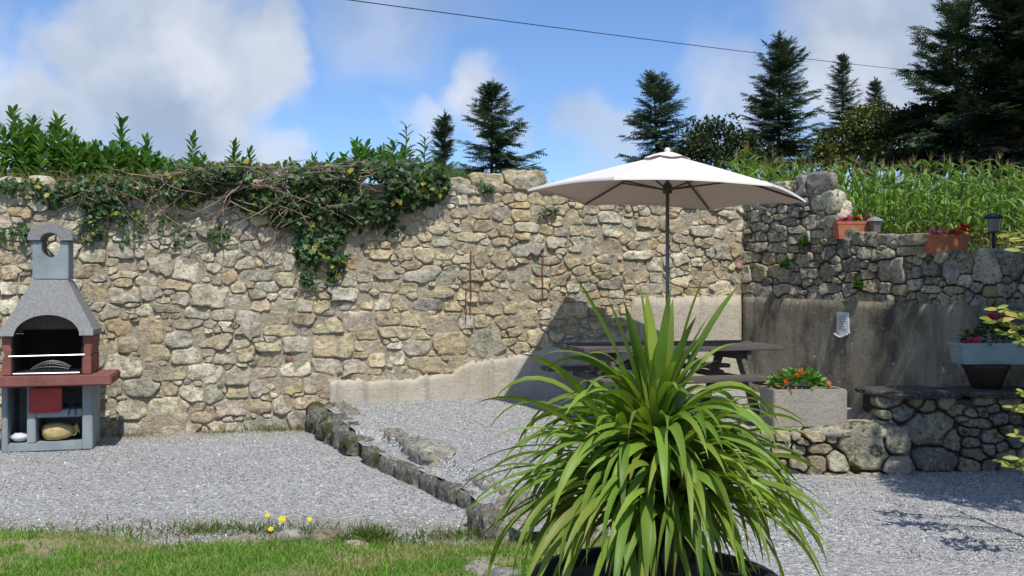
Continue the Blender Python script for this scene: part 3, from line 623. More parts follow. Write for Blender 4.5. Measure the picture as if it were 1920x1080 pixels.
# boulders and edging stones by the lawn
for i, (x, y, d, r, t, lab) in enumerate([(985, 985, 5.45, (.20, .18, .19), GREY, 'big grey boulder half hidden behind the left leaves of the potted plant'), (905, 1078, 4.72, (.10, .09, .06), GREY, 'small grey stone in the lawn beside the dark pot'),
        (545, 1018, 5.36, (.088, .08, .075), (.38, .34, .27), 'round pale stone at the lawn edge below the yellow flowers'), (612, 1015, 5.42, (.12, .08, .06), (.36, .29, .2), 'flat tan stone right of the round pale stone on the lawn edge'),
        (668, 1034, 5.25, (.07, .06, .06), GREY, 'small upright grey stone at the lawn edge before a grass tuft'), (430, 1003, 5.58, (.13, .07, .045), (.30, .29, .26), 'low grey stone in the weeds left of the yellow flowers'), (825, 1008, 5.48, (.06, .05, .045), (.34, .28, .24), 'small pinkish stone at the lawn edge left of the kerb end'),
        (945, 1085, 4.62, (.09, .08, .05), (.30, .29, .27), 'grey stone touching the rim of the dark pot')]):
    p = at(x, y, d); stone_thing('lawn_stone', lab, 'stone', p, r, 140 + i, 'stone_grey', t, rng.uniform(0, 3), group='loose stones by the lawn')
for i, (x, y) in enumerate([(.36, 5.5), (.42, 6.0), (.46, 6.5), (.5, 7.0)]):
    stone_thing('terrace_stone', ['nearest', 'second', 'third', 'farthest'][i] + ' grey boulder of the terrace edge hidden behind the potted plant', 'stone', (x, y, .06), (.16, .26, .13), 160 + i, 'stone_grey', GREY, .1, group='terrace edge boulders behind the plant')
# front retaining wall
fp = px_plane(7.43)
z7 = [(700,830,270,250,PALE),(550,910,130,120,PALE),(435,920,130,130,TAN),(450,835,160,80,TAN),(430,770,130,70,SAND),(870,790,150,140,GREY),(880,930,160,110,GREY),(330,920,130,80,SAND),(240,850,160,100,SAND),(250,770,120,60,SAND),(520,775,70,80,GREY),(340,840,110,70,TAN),(320,770,80,50,GREY),(560,985,200,50,SAND),(740,985,140,40,SAND),(120,840,160,120,SAND),(20,840,140,110,PALE),(100,960,180,80,SAND),(-120,840,160,120,GREY),(-260,850,150,100,SAND)]
fs = seeds_px(z7, 1380, 560, 3, fp)
ret = thing('retaining_wall', 'low retaining wall of rough boulders under the concrete trough', 'wall', (0, 7.43, 0)); ret['kind'] = 'thing'
wall_core('core', .45, 2.95, lambda u: .30, -.1, .3, M['mortar_dark'], ret, .07, .014, .03)
fs = fill_seeds(fs, .45, 2.9, 0, lambda u: .30, None, 500, (.06, .12), (.04, .07), 1.15)
for i, (s, P) in enumerate(zip(fs, cells(fs, 20, 1.2, .006, 3.0))):
    moss = i in (0, 1, 2, 5)
    V, F = stone_arrays(P, rng.uniform(.06, .12), i * .61 + 400, -.06)
    obj('stone', py_mesh('stone', V, F, r_tint(s), True), M['stone_moss' if moss else 'stone'], ret, loc=(s[0], 0, s[1]))
for i, (x, w, t) in enumerate([(1.62, .2, SAND), (2.45, .22, GREY), (2.72, .24, GREY), (1.2, .24, SAND), (.8, .22, GREY)]):
    obj('cap_stone', boulder((w, .2, .045), 200 + i, 2, 4, .14, 2, jit(t)), M['stone_moss' if i in (1,) else 'stone_grey'], ret, loc=(x, .10, .305))
# stone bench with slate slab
bp = px_plane(7.55)
z8 = [(1060,720,300,200,GREY),(1090,890,270,130,GREY),(1190,790,110,150),(1320,860,140,90),(1410,770,130,90,GREY),(1460,670,110,80),(1330,700,170,60),(920,640,150,100,GREY),(1300,640,120,50),(1560,780,130,120),(1540,660,100,90),(1660,720,120,120),(1640,860,160,120),(1500,880,140,90),(1780,760,150,120),(1800,880,150,110)]
bs = fill_seeds(seeds_px(z8, 1380, 560, 3, bp), 2.80, 4.6, 0, lambda u: .54, None, 500, (.06, .11), (.04, .07), 1.15)
bench = thing('stone_bench', 'rough stone bench with a dark slate slab against the side wall', 'bench', (0, 7.55, 0))
wall_core('core', 2.84, 4.6, lambda u: .55, -.1, .42, M['mortar_dark'], bench, .07, .014, .02)
for i, (s, P) in enumerate(zip(bs, cells(bs, 20, 1.22, .006, 3.0))):
    V, F = stone_arrays(P, rng.uniform(.05, .10), i * .61 + 500, -.06)
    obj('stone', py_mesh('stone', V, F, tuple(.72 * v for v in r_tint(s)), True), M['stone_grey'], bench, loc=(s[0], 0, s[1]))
for i, (a, b) in enumerate([(2.76, 3.46), (3.47, 4.25), (4.26, 4.9)]):
    obj('slab', boulder(((b - a) / 2, .30, .028), 220 + i, 3, 6, .07, 2.4, (.085, .08, .075)), M['slate'], bench, loc=((a + b) / 2, .17, .573 + .003 * i))
for i, (y, z) in enumerate([(7.75, .12), (8.02, .14)]):
    obj('side_stone', boulder((.10, .16, .16), 230 + i, 2, 3.2, .14, 2, jit(GREY)), M['stone_grey'], bench, loc=(2.84, y - 7.55, z + .13))

# ------------------------------------------------------------------ barbecue
bq = thing('barbecue', 'grey cast concrete barbecue with red shelf, arched hood and chimney', 'barbecue', (-3.955, 8.36, 0), W_ROT); bq.scale = (.88, 1, 1)
b = MB(); b.box(-.405, -.352, .04, .54, 0, .56); b.box(.312, .405, .04, .54, .0, .56); b.box(-.185, -.108, .05, .54, .07, .56); b.box(-.352, .312, .04, .54, 0, .07)
b.box(-.108, .312, .05, .54, .285, .352); b.box(-.352, .312, .50, .54, .07, .56)
obj('base', b.mesh('base', .008), M['cast_light'], bq)
b = MB(); b.prism([(-.163, .335), (-.163, .54), (.132, .54), (.132, .345), (.115, .330), (-.146, .328)], .022, .048); obj('door_panel', b.mesh('door_panel', .004), M['redpanel'], bq)
b = MB(); b.prism([(-.60, .565), (.60, .565), (.60, .648), (-.60, .648)], -.14, .56); obj('shelf', b.mesh('shelf', .012), M['red'], bq)
for s in (-1, 1):
    b = MB(); b.prism([(s * .315, .649), (s * .395, .649), (s * .395, .80), (s * .372, .82), (s * .315, .80)], .02, .54); b.prism([(s * .325, .801), (s * .385, .81), (s * .405, .93), (s * .405, .985), (s * .315, .985), (s * .315, .93)], .05, .52)
    obj('pillar', b.mesh('pillar', .008), M['red'], bq)
def hy(x, z): return .0 + max(0, (z - .984)) / (1.465 - .984) * .17
arch = [(.312 * math.cos(math.pi * k / 22), .986 + .178 * math.sin(math.pi * k / 22)) for k in range(23)]
b = MB(); b.prism([(.415, .986)] + [(.415, 1.03), (.155, 1.465), (-.155, 1.465), (-.415, 1.03), (-.415, .986)] + arch[::-1], hy, lambda x, z: hy(x, z) + .035)
b.prism([(x * 1.0, z) for x, z in [(.415, .986)] + [(.415, 1.03), (.155, 1.465), (-.155, 1.465), (-.415, 1.03), (-.415, .986)]], lambda x, z: .56 - hy(x, z) * .5, lambda x, z: .525 - hy(x, z) * .5)
for s in (-1, 1):
    q = [(s * .4135, hy(0, .986) + .002, .987), (s * .4135, .558, .987), (s * .4135, .558 - hy(0, 1.03) * .5, 1.03), (s * .154, .558 - .085, 1.464), (s * .154, .172, 1.464), (s * .4135, hy(0, 1.03) + .002, 1.03)]
    qi = [(p[0] - s * .035, p[1], p[2]) for p in q]; n = 6
    b.add(q + qi, [tuple(range(n)), tuple(range(2 * n - 1, n - 1, -1))] + [(i, (i + 1) % n, (i + 1) % n + n, i + n) for i in range(n)])
obj('hood', b.mesh('hood'), M['cast'], bq)
b = MB(); trim = [(.335 * math.cos(math.pi * k / 22), .987 + .20 * math.sin(math.pi * k / 22)) for k in range(23)]
b.prism(trim + [(x * .935, z - .001 if z > .99 else z) for x, z in arch[::-1]], lambda x, z: hy(x, z) - .010, lambda x, z: hy(x, z) + .02); obj('arch_trim', b.mesh('arch_trim'), M['cast'], bq)
b = MB(); b.box(-.313, .313, .50, .522, .65, 1.02); b.box(-.312, -.30, .06, .50, .65, .985); b.box(.30, .312, .06, .50, .65, .985); b.box(-.30, .30, .06, .50, .6485, .66); obj('firebox', b.mesh('firebox'), M['soot'], bq)
cw = .163; notch = [(.082 * math.cos(math.pi + math.pi * k / 14), 1.742 + .082 * math.sin(math.pi + math.pi * k / 14)) for k in range(15)]
b = MB(); b.prism([(-cw, 1.468), (-cw, 1.80)] + [(-.082, 1.80)] + notch + [(.082, 1.80)] + [(cw, 1.80), (cw, 1.468)], .17, .45); obj('chimney', b.mesh('chimney', .006), M['cast_light'], bq)
top = [(.205, 1.803), (.205, 1.83)] + [(.205 * math.cos(q), 1.83 + .118 * math.sin(q)) for q in np.linspace(.35, math.pi - .35, 15)] + [(-.205, 1.83), (-.205, 1.803)]
b = MB(); b.prism(top + [(-.088, 1.803)] + [(.088 * math.cos(q), 1.803 + .066 * math.sin(q)) for q in np.linspace(math.pi - .1, .1, 13)] + [(.088, 1.803)], .145, .475); obj('chimney_cap', b.mesh('chimney_cap', .005), M['cast'], bq)
b = MB()
for k in range(25): b.tube([(-.29 + .58 * k / 24, .0, .672), (-.29 + .58 * k / 24, .46, .672)], .0032, 5)
b.tube([(-.295, -.005, .668), (.295, -.005, .668)], .006, 5); b.tube([(-.295, .46, .668), (.295, .46, .668)], .006, 5); obj('grill_grate', b.mesh('grill_grate'), M['steel'], bq)
b = MB(); b.tube([(-.345, .045, .812), (.33, .045, .818)], .0065, 6); obj('spit_rod', b.mesh('spit_rod'), M['steel'], bq)
b = MB()
for k in range(13):
    x = -.17 + .34 * k / 12; b.tube([(x, .10 + .3 * q / 8, .685 + .075 * math.sin(math.pi * q / 8) * (1 - (x / .2) ** 2)) for q in range(9)], .002, 4)
for q in range(7):
    y = .10 + .3 * (q + 1) / 8; b.tube([(-.17 + .34 * k / 8, y, .685 + .075 * math.sin(math.pi * (q + 1) / 8) * (1 - ((-.17 + .34 * k / 8) / .2) ** 2)) for k in range(9)], .002, 4)
obj('wire_basket', b.mesh('wire_basket'), M['steel'], bq)
# tongs hanging, cloth bag, pale plastic bag
tg = thing('tongs', 'dark metal tongs hanging in the small opening beside the red panel', 'tongs', (0, 0, 0)); tg.parent = None
tg.matrix_world = Matrix.Translation((-3.955, 8.36, 0)) @ Matrix.Rotation(W_ROT, 4, 'Z')
for s in (-1, 1):
    b = MB(); b.tube([(.13, .06, .44), (.175, .05, .42), (.20 + s * .02, .04, .36), (.195 + s * .03, .035, .30)], .005, 5); obj('tong_arm', b.mesh('tong_arm'), M['black'], tg)
def lump(rad, n1=18, n2=10, f=None):
    V = []; F = []
    for j in range(n2 + 1):
        ph = math.pi * j / n2
        for k in range(n1):
            th = 2 * math.pi * k / n1; p = Vector((math.sin(ph) * math.cos(th), math.sin(ph) * math.sin(th), math.cos(ph))); V.append(f(p))
    for j in range(n2):
        for k in range(n1): k2 = (k + 1) % n1; F.append((j * n1 + k, (j + 1) * n1 + k, (j + 1) * n1 + k2, j * n1 + k2))
    return V, F
def bagf(p):
    x = p.x; sq = (abs(p.x) ** 3 + abs(p.y) ** 3 + abs(p.z) ** 3) ** (-1 / 3); p = p * sq
    taper = 1 - .35 * max(0, x) ; n = 1 + .09 * fbm(p.x * 3.2, p.y * 3.2, p.z * 3.2)
    return Vector((p.x * .145 * n, p.y * .10 * taper * n, .075 + p.z * .075 * taper * n - .0 * x))
bagM = Matrix.Translation((-3.955, 8.36, 0)) @ Matrix.Rotation(W_ROT, 4, 'Z')
bag = thing('cloth_bag', 'tan cloth sack with tied neck lying in the barbecue base', 'bag'); bag.matrix_world = bagM @ Matrix.Translation((.062, .20, .073)) @ Matrix.Diagonal((.9, 1, 1, 1))
V, F = lump(None, 22, 14, bagf); obj('sack', py_mesh('sack', V, F, None, True), M['bag'], bag)
b = MB(); b.lathe([(.02, 0), (.032, .03), (.05, .055), (.035, .06)], 12); me = b.mesh('ruff', 0, True); obj('ruff', me, M['bag'], bag, loc=(.125, -.01, .085), rot=(0, R(75), .2))
b = MB(); b.tube([(.13, -.05, .10), (.16, -.06, .08), (.165, -.06, .05), (.14, -.07, .04)], .007, 6); obj('cord', b.mesh('cord'), M['twig'], bag)
V, F = lump(None, 16, 10, lambda p: Vector((p.x * .09, p.y * .08, .04 + p.z * .04)) * (1 + .12 * fbm(p.x * 3, p.y * 3, p.z * 3)))
pb = obj('plastic_bag', py_mesh('plastic_bag', V, F, None, True), M['plasticw'], None, label='small crumpled pale plastic bag in the left hollow of the barbecue', cat='bag'); pb.matrix_world = bagM @ Matrix.Translation((-.235, .16, .074)) @ Matrix.Diagonal((.85, 1, 1, 1))

# ------------------------------------------------------------------ parasol and picnic table
PX, PY = 1.404, 8.88; PG = zterr(PX, PY); RIM = 2.236; TX, TY = -.037, -.006
par = thing('parasol', 'open white hexagonal garden parasol standing through the picnic table', 'parasol', (PX, PY, PG))
def pz(x, y, h): return h + TX * x + TY * y - PG
APEX, RR = 2.60, 1.263
vs = []
for i in range(6):
    q = R(-120 + 60 * i) + .03; vs.append((RR * math.cos(q), RR * math.sin(q)))
def canopy_pt(i, s, t):                          # s along rim 0..1, t 0 apex .. 1 rim
    a, c = vs[i], vs[(i + 1) % 6]; x = (a[0] * (1 - s) + c[0] * s) * t; y = (a[1] * (1 - s) + c[1] * s) * t
    sag = -.018 * math.sin(math.pi * t) * math.sin(math.pi * s); edge = .025 * math.sin(math.pi * s) * t ** 3
    return (x * (1 - .02 * math.sin(math.pi * s) * t ** 4), y * (1 - .02 * math.sin(math.pi * s) * t ** 4), pz(x, y, APEX + (RIM - APEX) * (t ** 1.06) + sag + edge))
for i in range(6):
    ns, ntt = 12, 10; V = []; F = []
    for a in range(ntt + 1):
        for k in range(ns + 1): V.append(canopy_pt(i, k / ns, .10 + .90 * a / ntt))
    for a in range(ntt):
        for k in range(ns): q = a * (ns + 1) + k; F.append((q, q + 1, q + ns + 2, q + ns + 1))
    n0 = len(V); V += [canopy_pt(i, k / ns, 1.0)[:2] + (canopy_pt(i, k / ns, 1.0)[2] - .022,) for k in range(ns + 1)]      # hem
    for k in range(ns): F.append((ntt * (ns + 1) + k, ntt * (ns + 1) + k + 1, n0 + k + 1, n0 + k))
    pn = obj('panel', py_mesh('panel', V, F, None, True), M['canopy'], par)
    nl = (ntt + 1) * (ns + 1); obj('under_layer', py_mesh('under_layer', [(x, y, z - .005) for x, y, z in V[:nl]], [f for f in F[:ntt * ns]], None, True), M['under_layer'], pn)  # sheet added below the panel to tone the underside darker
V = []; F = []                                   # vent cap
for a in range(5):
    t = a / 4
    for k in range(24):
        q = 2 * math.pi * k / 24; r = .01 + .20 * t; w = .014 * math.cos(3 * q) ** 2 * t; x, y = r * math.cos(q), r * math.sin(q); V.append((x, y, pz(x, y, APEX + .025 - .075 * t ** 1.3 + w * 1.2)))
for a in range(4):
    for k in range(24): k2 = (k + 1) % 24; F.append((a * 24 + k, (a + 1) * 24 + k, (a + 1) * 24 + k2, a * 24 + k2))
obj('vent_cap', py_mesh('vent_cap', V, F, None, True), M['canopy'], par)
b = MB(); b.lathe([(.001, 2.665), (.022, 2.655), (.03, 2.635), (.022, 2.62), (.022, 2.5)], 12, (0, 0, -PG)); obj('finial', b.mesh('finial', 0, True), M['canopy'], par)
b = MB(); b.tube([(0, 0, .02), (0, 0, 2.60 - PG)], .0175, 14); obj('pole', b.mesh('pole', 0, True), M['pole'], par)
b = MB(); b.lathe([(.022, -.045), (.045, -.04), (.045, .02), (.03, .05), (.022, .05)], 14, (0, 0, 2.29 - PG)); obj('hub', b.mesh('hub', 0, True), M['rib'], par)
for i in range(6):
    c0 = canopy_pt(i, 0, .04); c1 = canopy_pt(i, 0, .985)
    rb = MB(); rb.tube([(c0[0], c0[1], c0[2] - .02), tuple((c0[k] + c1[k]) / 2 - (.016 if k == 2 else 0) for k in range(3)), (c1[0], c1[1], c1[2] - .014)], .009, 6); rr = obj('rib', rb.mesh('rib'), M['rib'], par)
    c2 = canopy_pt(i, 0, .52); q = math.atan2(vs[i][1], vs[i][0])
    sb = MB(); sb.tube([(.04 * math.cos(q), .04 * math.sin(q), 2.285 - PG), (c2[0], c2[1], c2[2] - .025)], .0085, 6); obj('strut', sb.mesh('strut'), M['rib'], rr)
b = MB(); b.lathe([(.001, 0), (.24, 0), (.24, .05), (.06, .08), (.035, .10), (.035, .25), (.001, .25)], 24); obj('base_foot', b.mesh('base_foot', 0, True), M['trough'], par)
tb = thing('picnic_table', 'weathered dark wooden picnic table with attached benches under the parasol', 'table', (PX, PY, PG - .01), W_ROT)
TH = .88 - PG + .01
def plank(name, L, w, t, x, y, z, rx=0, rz=0, ry=0):
    b = MB(); dx = rng.uniform(-.03, .03)
    b.box(-L / 2 + dx, L / 2 + dx, -w / 2, w / 2, -t / 2, t / 2); return obj(name, b.mesh(name, .006), M['wood'], tb, loc=(x, y, z), rot=(rx, ry, rz))
for y in [-.335, -.20, -.135 + .002, .135, .20, .335]:
    pass
for k in range(6): plank('top_plank', 1.88, .128, .042, 0, -.335 + .134 * k, TH - .021 + rng.uniform(-.003, .003) + (.012 * k / 5), rng.uniform(-.015, .015))
for s in (-1, 1):
    for k in range(2): plank('seat_plank', 1.88, .128, .04, 0, s * (.63 + .134 * k), .42 + rng.uniform(-.003, .003))
for x in (-.62, .62):
    for s in (-1, 1):
        a = Vector((x + .045 * s, s * .25, TH - .05)); c = Vector((x + .045 * s, s * .62, .0)); d = a - c
        b = MB(); b.box(-.02, .02, -.05, .05, -d.length / 2, d.length / 2); obj('leg', b.mesh('leg', .005), M['wood'], tb, loc=(a + c) / 2, rot=(math.atan2(-d.y, d.z), 0, 0))
    b = MB(); b.box(x - .022, x + .022, -.76, .76, .345, .398); obj('seat_beam', b.mesh('seat_beam', .004), M['wood'], tb)
    b = MB(); b.box(x - .022, x + .022, -.37, .37, TH - .125, TH - .044); obj('top_beam', b.mesh('top_beam', .004), M['wood'], tb)
    s = 1 if x < 0 else -1; a = Vector((x + .03 * s, .09, .40)); c = Vector((x + .52 * s, .09, TH - .05)); d = c - a
    b = MB(); b.box(-.02, .02, -.04, .04, -d.length / 2, d.length / 2); obj('brace', b.mesh('brace', .004), M['wood'], tb, loc=(a + c) / 2, rot=(0, math.atan2(d.x, d.z), 0))

# ------------------------------------------------------------------ planters and what grows in them
LEAF = (np.array([(0, 0, 0), (.30, .35, .05), (0, .45, -.02), (-.30, .35, .05), (.20, .75, .02), (-.20, .75, .02), (0, 1.0, -.06)]), np.array([(0, 1, 2), (0, 2, 3), (1, 4, 2), (2, 5, 3), (2, 4, 6), (2, 6, 5)]))
def foliage_blob(cx, r, n, size, base, zmin=-.2, acc=None, hollow=.35):
    a = acc or Acc(); d = rdir(n, zmin, 1); k = rng.uniform(hollow, 1, (n, 1)) ** .5
    pos = np.array(cx) + d * k * np.array(r); di = d + rdir(n) * .7 + np.array([0, 0, .25])
    Mx = frames(di, rdir(n) * .6 + np.array([0, 0, 1])); a.add(*scatter(LEAF[0], LEAF[1], pos, Mx, rng.uniform(.7, 1.25, (n, 1)) * size, tints(base, n, .35, .12))); return a
def flower_mesh(r, tint, seed, petals=9, layers=2):
    V = []; F = []
    for q in range(layers):
        for k in range(petals):
            th = 2 * math.pi * (k + .5 * q) / petals; rr = r * (1 - .35 * q); up = .25 + .35 * q; c, s = math.cos(th), math.sin(th); w = rr * .42; n = len(V)
            V += [(0, 0, .02 * r + q * .1 * r), (c * rr * .6 - s * w, s * rr * .6 + c * w, rr * up), (c * rr, s * rr, rr * up * 1.05), (c * rr * .6 + s * w, s * rr * .6 - c * w, rr * up)]; F += [(n, n + 1, n + 2, n + 3)]
    return py_mesh('flower', V, F, tint)
def flowers(parent, pts, r, cols, petals=8):
    for i, p in enumerate(pts):
        t = jit(cols[i % len(cols)], .15, .06)
        obj('flower', flower_mesh(r * rng.uniform(.8, 1.25), t, i, petals), M['petal'], parent, loc=p, rot=(R(35) + rng.uniform(-.6, .6), rng.uniform(-.6, .6), rng.uniform(0, 6)))
def planter(name, label, L, w, h, taper, mat, loc, rz, rim=.02, bev=.006):
    t = thing(name, label, 'planter', loc, rz); b = MB(); s0 = 1 - taper
    def ring(k, x, y, z): return [(-x * k, -y * k, z), (x * k, -y * k, z), (x * k, y * k, z), (-x * k, y * k, z)]
    R_ = ring(s0, L / 2, w / 2, 0) + ring(.985, L / 2, w / 2, h - rim) + ring(1.03, L / 2, w / 2, h - rim + .001) + ring(1.03, L / 2, w / 2, h) + ring(.90, L / 2, w / 2, h) + ring(.86, L / 2, w / 2, h - .05)
    F = [(3, 2, 1, 0), (20, 21, 22, 23)]
    for a in range(5):
        for k in range(4): F.append((a * 4 + k, a * 4 + (k + 1) % 4, (a + 1) * 4 + (k + 1) % 4, (a + 1) * 4 + k))
    b.add(R_, F); obj('box', b.mesh('box', bev), mat, t); b = MB(); b.box(-L * .425, L * .425, -w * .42, w * .42, h - .06, h - .035); obj('soil', b.mesh('soil'), M['soil'], t); return t
# concrete trough with orange flowers on the retaining wall
tp = at(1506, 806, 7.60); tz = .335
tr = thing('concrete_trough', 'square-edged grey concrete trough of orange flowers on the retaining wall', 'planter', (tp.x, 7.62, tz), R(4))
b = MB(); Lh, Wh, Hh = .285, .17, .285; R_ = [(-Lh, -Wh, 0), (Lh, -Wh, 0), (Lh, Wh, 0), (-Lh, Wh, 0), (-Lh, -Wh, Hh), (Lh, -Wh, Hh), (Lh, Wh, Hh), (-Lh, Wh, Hh), (-Lh + .04, -Wh + .04, Hh), (Lh - .04, -Wh + .04, Hh), (Lh - .04, Wh - .04, Hh), (-Lh + .04, Wh - .04, Hh), (-Lh + .04, -Wh + .04, .2), (Lh - .04, -Wh + .04, .2), (Lh - .04, Wh - .04, .2), (-Lh + .04, Wh - .04, .2)]
b.add(R_, [(3, 2, 1, 0), (12, 13, 14, 15)] + [(a * 4 + k, a * 4 + (k + 1) % 4, (a + 1) * 4 + (k + 1) % 4, (a + 1) * 4 + k) for a in range(3) for k in range(4)]); obj('box', b.mesh('box', .007), M['trough'], tr)
b = MB(); b.box(-Lh + .045, Lh - .045, -Wh + .045, Wh - .045, .201, .255); obj('soil', b.mesh('soil'), M['soil'], tr)
mg = thing('flowering_plant', 'leafy green plant with orange and coral flowers in the concrete trough', 'flowers', (tp.x - .02, 7.62, tz + .25), 0)
a = foliage_blob((-.02, 0, .06), (.23, .14, .10), 420, .05, (.11, .26, .045)); obj('foliage', a.mesh('foliage'), M['leaf'], mg, kind='stuff')
ORG, COR_, PNK, REDF, MAG = (.75, .13, .015), (.75, .22, .15), (.72, .16, .42), (.55, .02, .03), (.45, .03, .12)
flowers(mg, [(-.02, -.06, .155), (.015, -.09, .14), (.035, -.05, .15), (-.05, -.09, .13), (-.16, -.05, .13), (.20, -.06, .07), (-.20, -.12, .05), (.0, -.03, .165), (.19, -.10, .03), (-.13, -.10, .09)], .028, [ORG, ORG, (.7, .2, .02), ORG, COR_, COR_])
flowers(mg, [(-.135, -.175, .02)], .034, [(.85, .27, .24)])
# terracotta boxes on the side wall
def on_right(x, y, back=.12):
    u, v = px_right(x, y); p = COR + RU * u + Vector((.9075, .42, 0)) * back; return Vector((p.x, p.y, v))
for (x, y, wpx, hpx, lab, cols, rz) in [(1600, 449, 74, 33, 'orange terracotta window box beside the wall end pillar', [PNK, REDF, REDF], .0), (1774, 476, 76, 36, 'dull terracotta window box with rounded rim near the garden lamp', [PNK, REDF, MAG], .02)]:
    p = at(x, y, 8.70 if x > 1700 else 9.74); d = p.y; L = wpx / F_PX * d * .98; h = hpx / F_PX * d
    planter('window_box', lab, L * .96, .17, h, .09, M['terra'], p, rz, .03)
    fl = thing('flowering_plant', 'pink and red flowers in the ' + ('orange box by the wall end pillar' if x < 1700 else 'dull terracotta box near the garden lamp'), 'flowers', p + Vector((0, 0, h - .04)))
    a = foliage_blob((0, 0, .02), (L * .42, .07, .045), 110, .035, (.06, .12, .03)); obj('foliage', a.mesh('foliage'), M['leaf'], fl, kind='stuff')
    pts = [(rng.uniform(-.44, .44) * L, rng.uniform(-.10, 0), rng.uniform(.03, .085)) for _ in range(22)]
    if x > 1700: pts = [q for q in pts] + [(L * .38 + rng.uniform(-.03, .05), rng.uniform(-.06, .02), rng.uniform(.07, .13)) for _ in range(8)]
    pts.sort(key=lambda q: q[0]); n = len(pts)
    flowers(fl, pts, .024, [PNK if i < n * .32 else (REDF if rng.random() < .75 else MAG) for i in range(n)])
# blue grey planter with pink geraniums standing on a dark pot on the bench
dp = Vector((3.72, 7.72, .604))
pot = thing('dark_pot', 'dark terracotta pot under the blue grey planter on the stone bench', 'pot', dp)
b = MB(); b.lathe([(.001, 0), (.105, 0), (.165, .16), (.172, .165), (.172, .19), (.15, .19), (.14, .15), (.001, .15)], 28); obj('body', b.mesh('body', 0, True), M['terradark'], pot)
b = MB(); b.lathe([(.1725, .158), (.178, .165), (.178, .191), (.172, .194)], 28); obj('rim', b.mesh('rim', 0, True), M['terradark'], pot)
planter('trough_planter', 'blue grey plastic trough planter balanced on the dark pot', .62, .24, .165, .10, M['bluegrey'], dp + Vector((.06, 0, .195)), 0, .025)
gr = thing('geranium', 'pink red geranium in the blue grey planter above the bench', 'flowers', dp + Vector((.06, 0, .33)))
a = foliage_blob((0, 0, .05), (.26, .10, .09), 160, .055, (.05, .11, .035)); foliage_blob((.02, 0, .14), (.10, .08, .08), 90, .05, (.05, .11, .035), acc=a); obj('foliage', a.mesh('foliage'), M['leaf'], gr, kind='stuff')
b = MB(); b.tube([(.02, 0, 0), (.03, -.01, .18)], .006, 5); b.tube([(0, 0, 0), (.08, -.01, .16)], .005, 5); obj('stem', b.mesh('stem'), M['bark'], gr)
flowers(gr, [(rng.uniform(-.06, .12), rng.uniform(-.09, .03), rng.uniform(.17, .235)) for _ in range(18)] + [(rng.uniform(-.25, -.17), rng.uniform(-.12, -.06), rng.uniform(.0, .05)) for _ in range(6)] + [(rng.uniform(.15, .27), rng.uniform(-.12, -.05), rng.uniform(.0, .06)) for _ in range(7)], .038, [(.66, .05, .18), (.6, .04, .13), (.72, .1, .27)])

# ------------------------------------------------------------------ plaque, lamps, cable
u, v = px_right(1594, 608)
pq = thing('wall_plaque', 'small white scroll-shaped plaque with faint lettering on the stained concrete', 'plaque', COR + RU * u + Vector((0, 0, v)), R_ROT)
def wave(x, z): return -.11 - .012 * math.cos(x * 42)
pl = [(-.085, .118), (-.04, .123), (0, .119), (.04, .123), (.085, .118), (.078, .09), (.08, -.05), (.088, -.085), (.055, -.098), (.03, -.118), (0, -.124), (-.03, -.118), (-.055, -.098), (-.088, -.085), (-.08, -.05), (-.078, .09)]
b = MB(); b.prism(pl, wave, lambda x, z: wave(x, z) + .012); obj('plate', b.mesh('plate'), M['plaque'], pq)
b = MB(); b.tube([(-.086, -.122, -.092), (-.03, -.126, -.118), (0, -.128, -.124), (.03, -.126, -.118), (.086, -.122, -.092)], .008, 6); obj('scroll', b.mesh('scroll'), M['plaque'], pq)
for k, w in enumerate([.045, .05, .055, .045, .055, .05]):
    b = MB(); z = .075 - .024 * k
    x = -w
    while x < w: q = rng.uniform(.008, .02); b.box(x, x + q, wave(x, z) - .0035, wave(x, z) - .0005, z - .004, z + .004); x += q + .006
    obj('text_line', b.mesh('text_line'), M['ink'], pq)
def garden_lamp(p, h, lab, head=1.0):
    t = thing('garden_lamp', lab, 'lamp', p, 0, 'garden lamps on the side wall')
    b = MB(); b.tube([(0, 0, 0), (0, 0, h)], .014, 8); b.lathe([(.001, 0), (.05, 0), (.05, .012), (.02, .03)], 12); obj('post', b.mesh('post', 0, True), M['black'], t)
    b = MB(); b.lathe([(.03, h), (.05, h + .015), (.062, h + .12), (.05, h + .125)], 6); obj('lantern', b.mesh('lantern'), M['pole'], t)
    b = MB(); b.lathe([(.085, h + .126), (.07, h + .15), (.02, h + .17), (.001, h + .175)], 6); obj('cap', b.mesh('cap'), M['black'] if head <= 1 else M['cast'], t)
p = at(1863, 474, 8.45); garden_lamp(p, .17, 'black garden lamp on a post right of the dull terracotta box')
p = at(1641, 446, 9.62); garden_lamp(p, .035, 'short grey capped garden lamp behind the orange terracotta box', 1.2)
cb = MB(); A_, B_ = at(330, -45, 17.0), at(1770, 138, 46.0)
cb.tube([A_.lerp(B_, k / 40) + Vector((0, 0, -.10 * 4 * (k / 40) * (1 - k / 40))) for k in range(41)], .011, 5)
obj('overhead_cable', cb.mesh('overhead_cable'), M['wire'], None, label='thin dark overhead cable slanting across the blue sky', cat='cable')

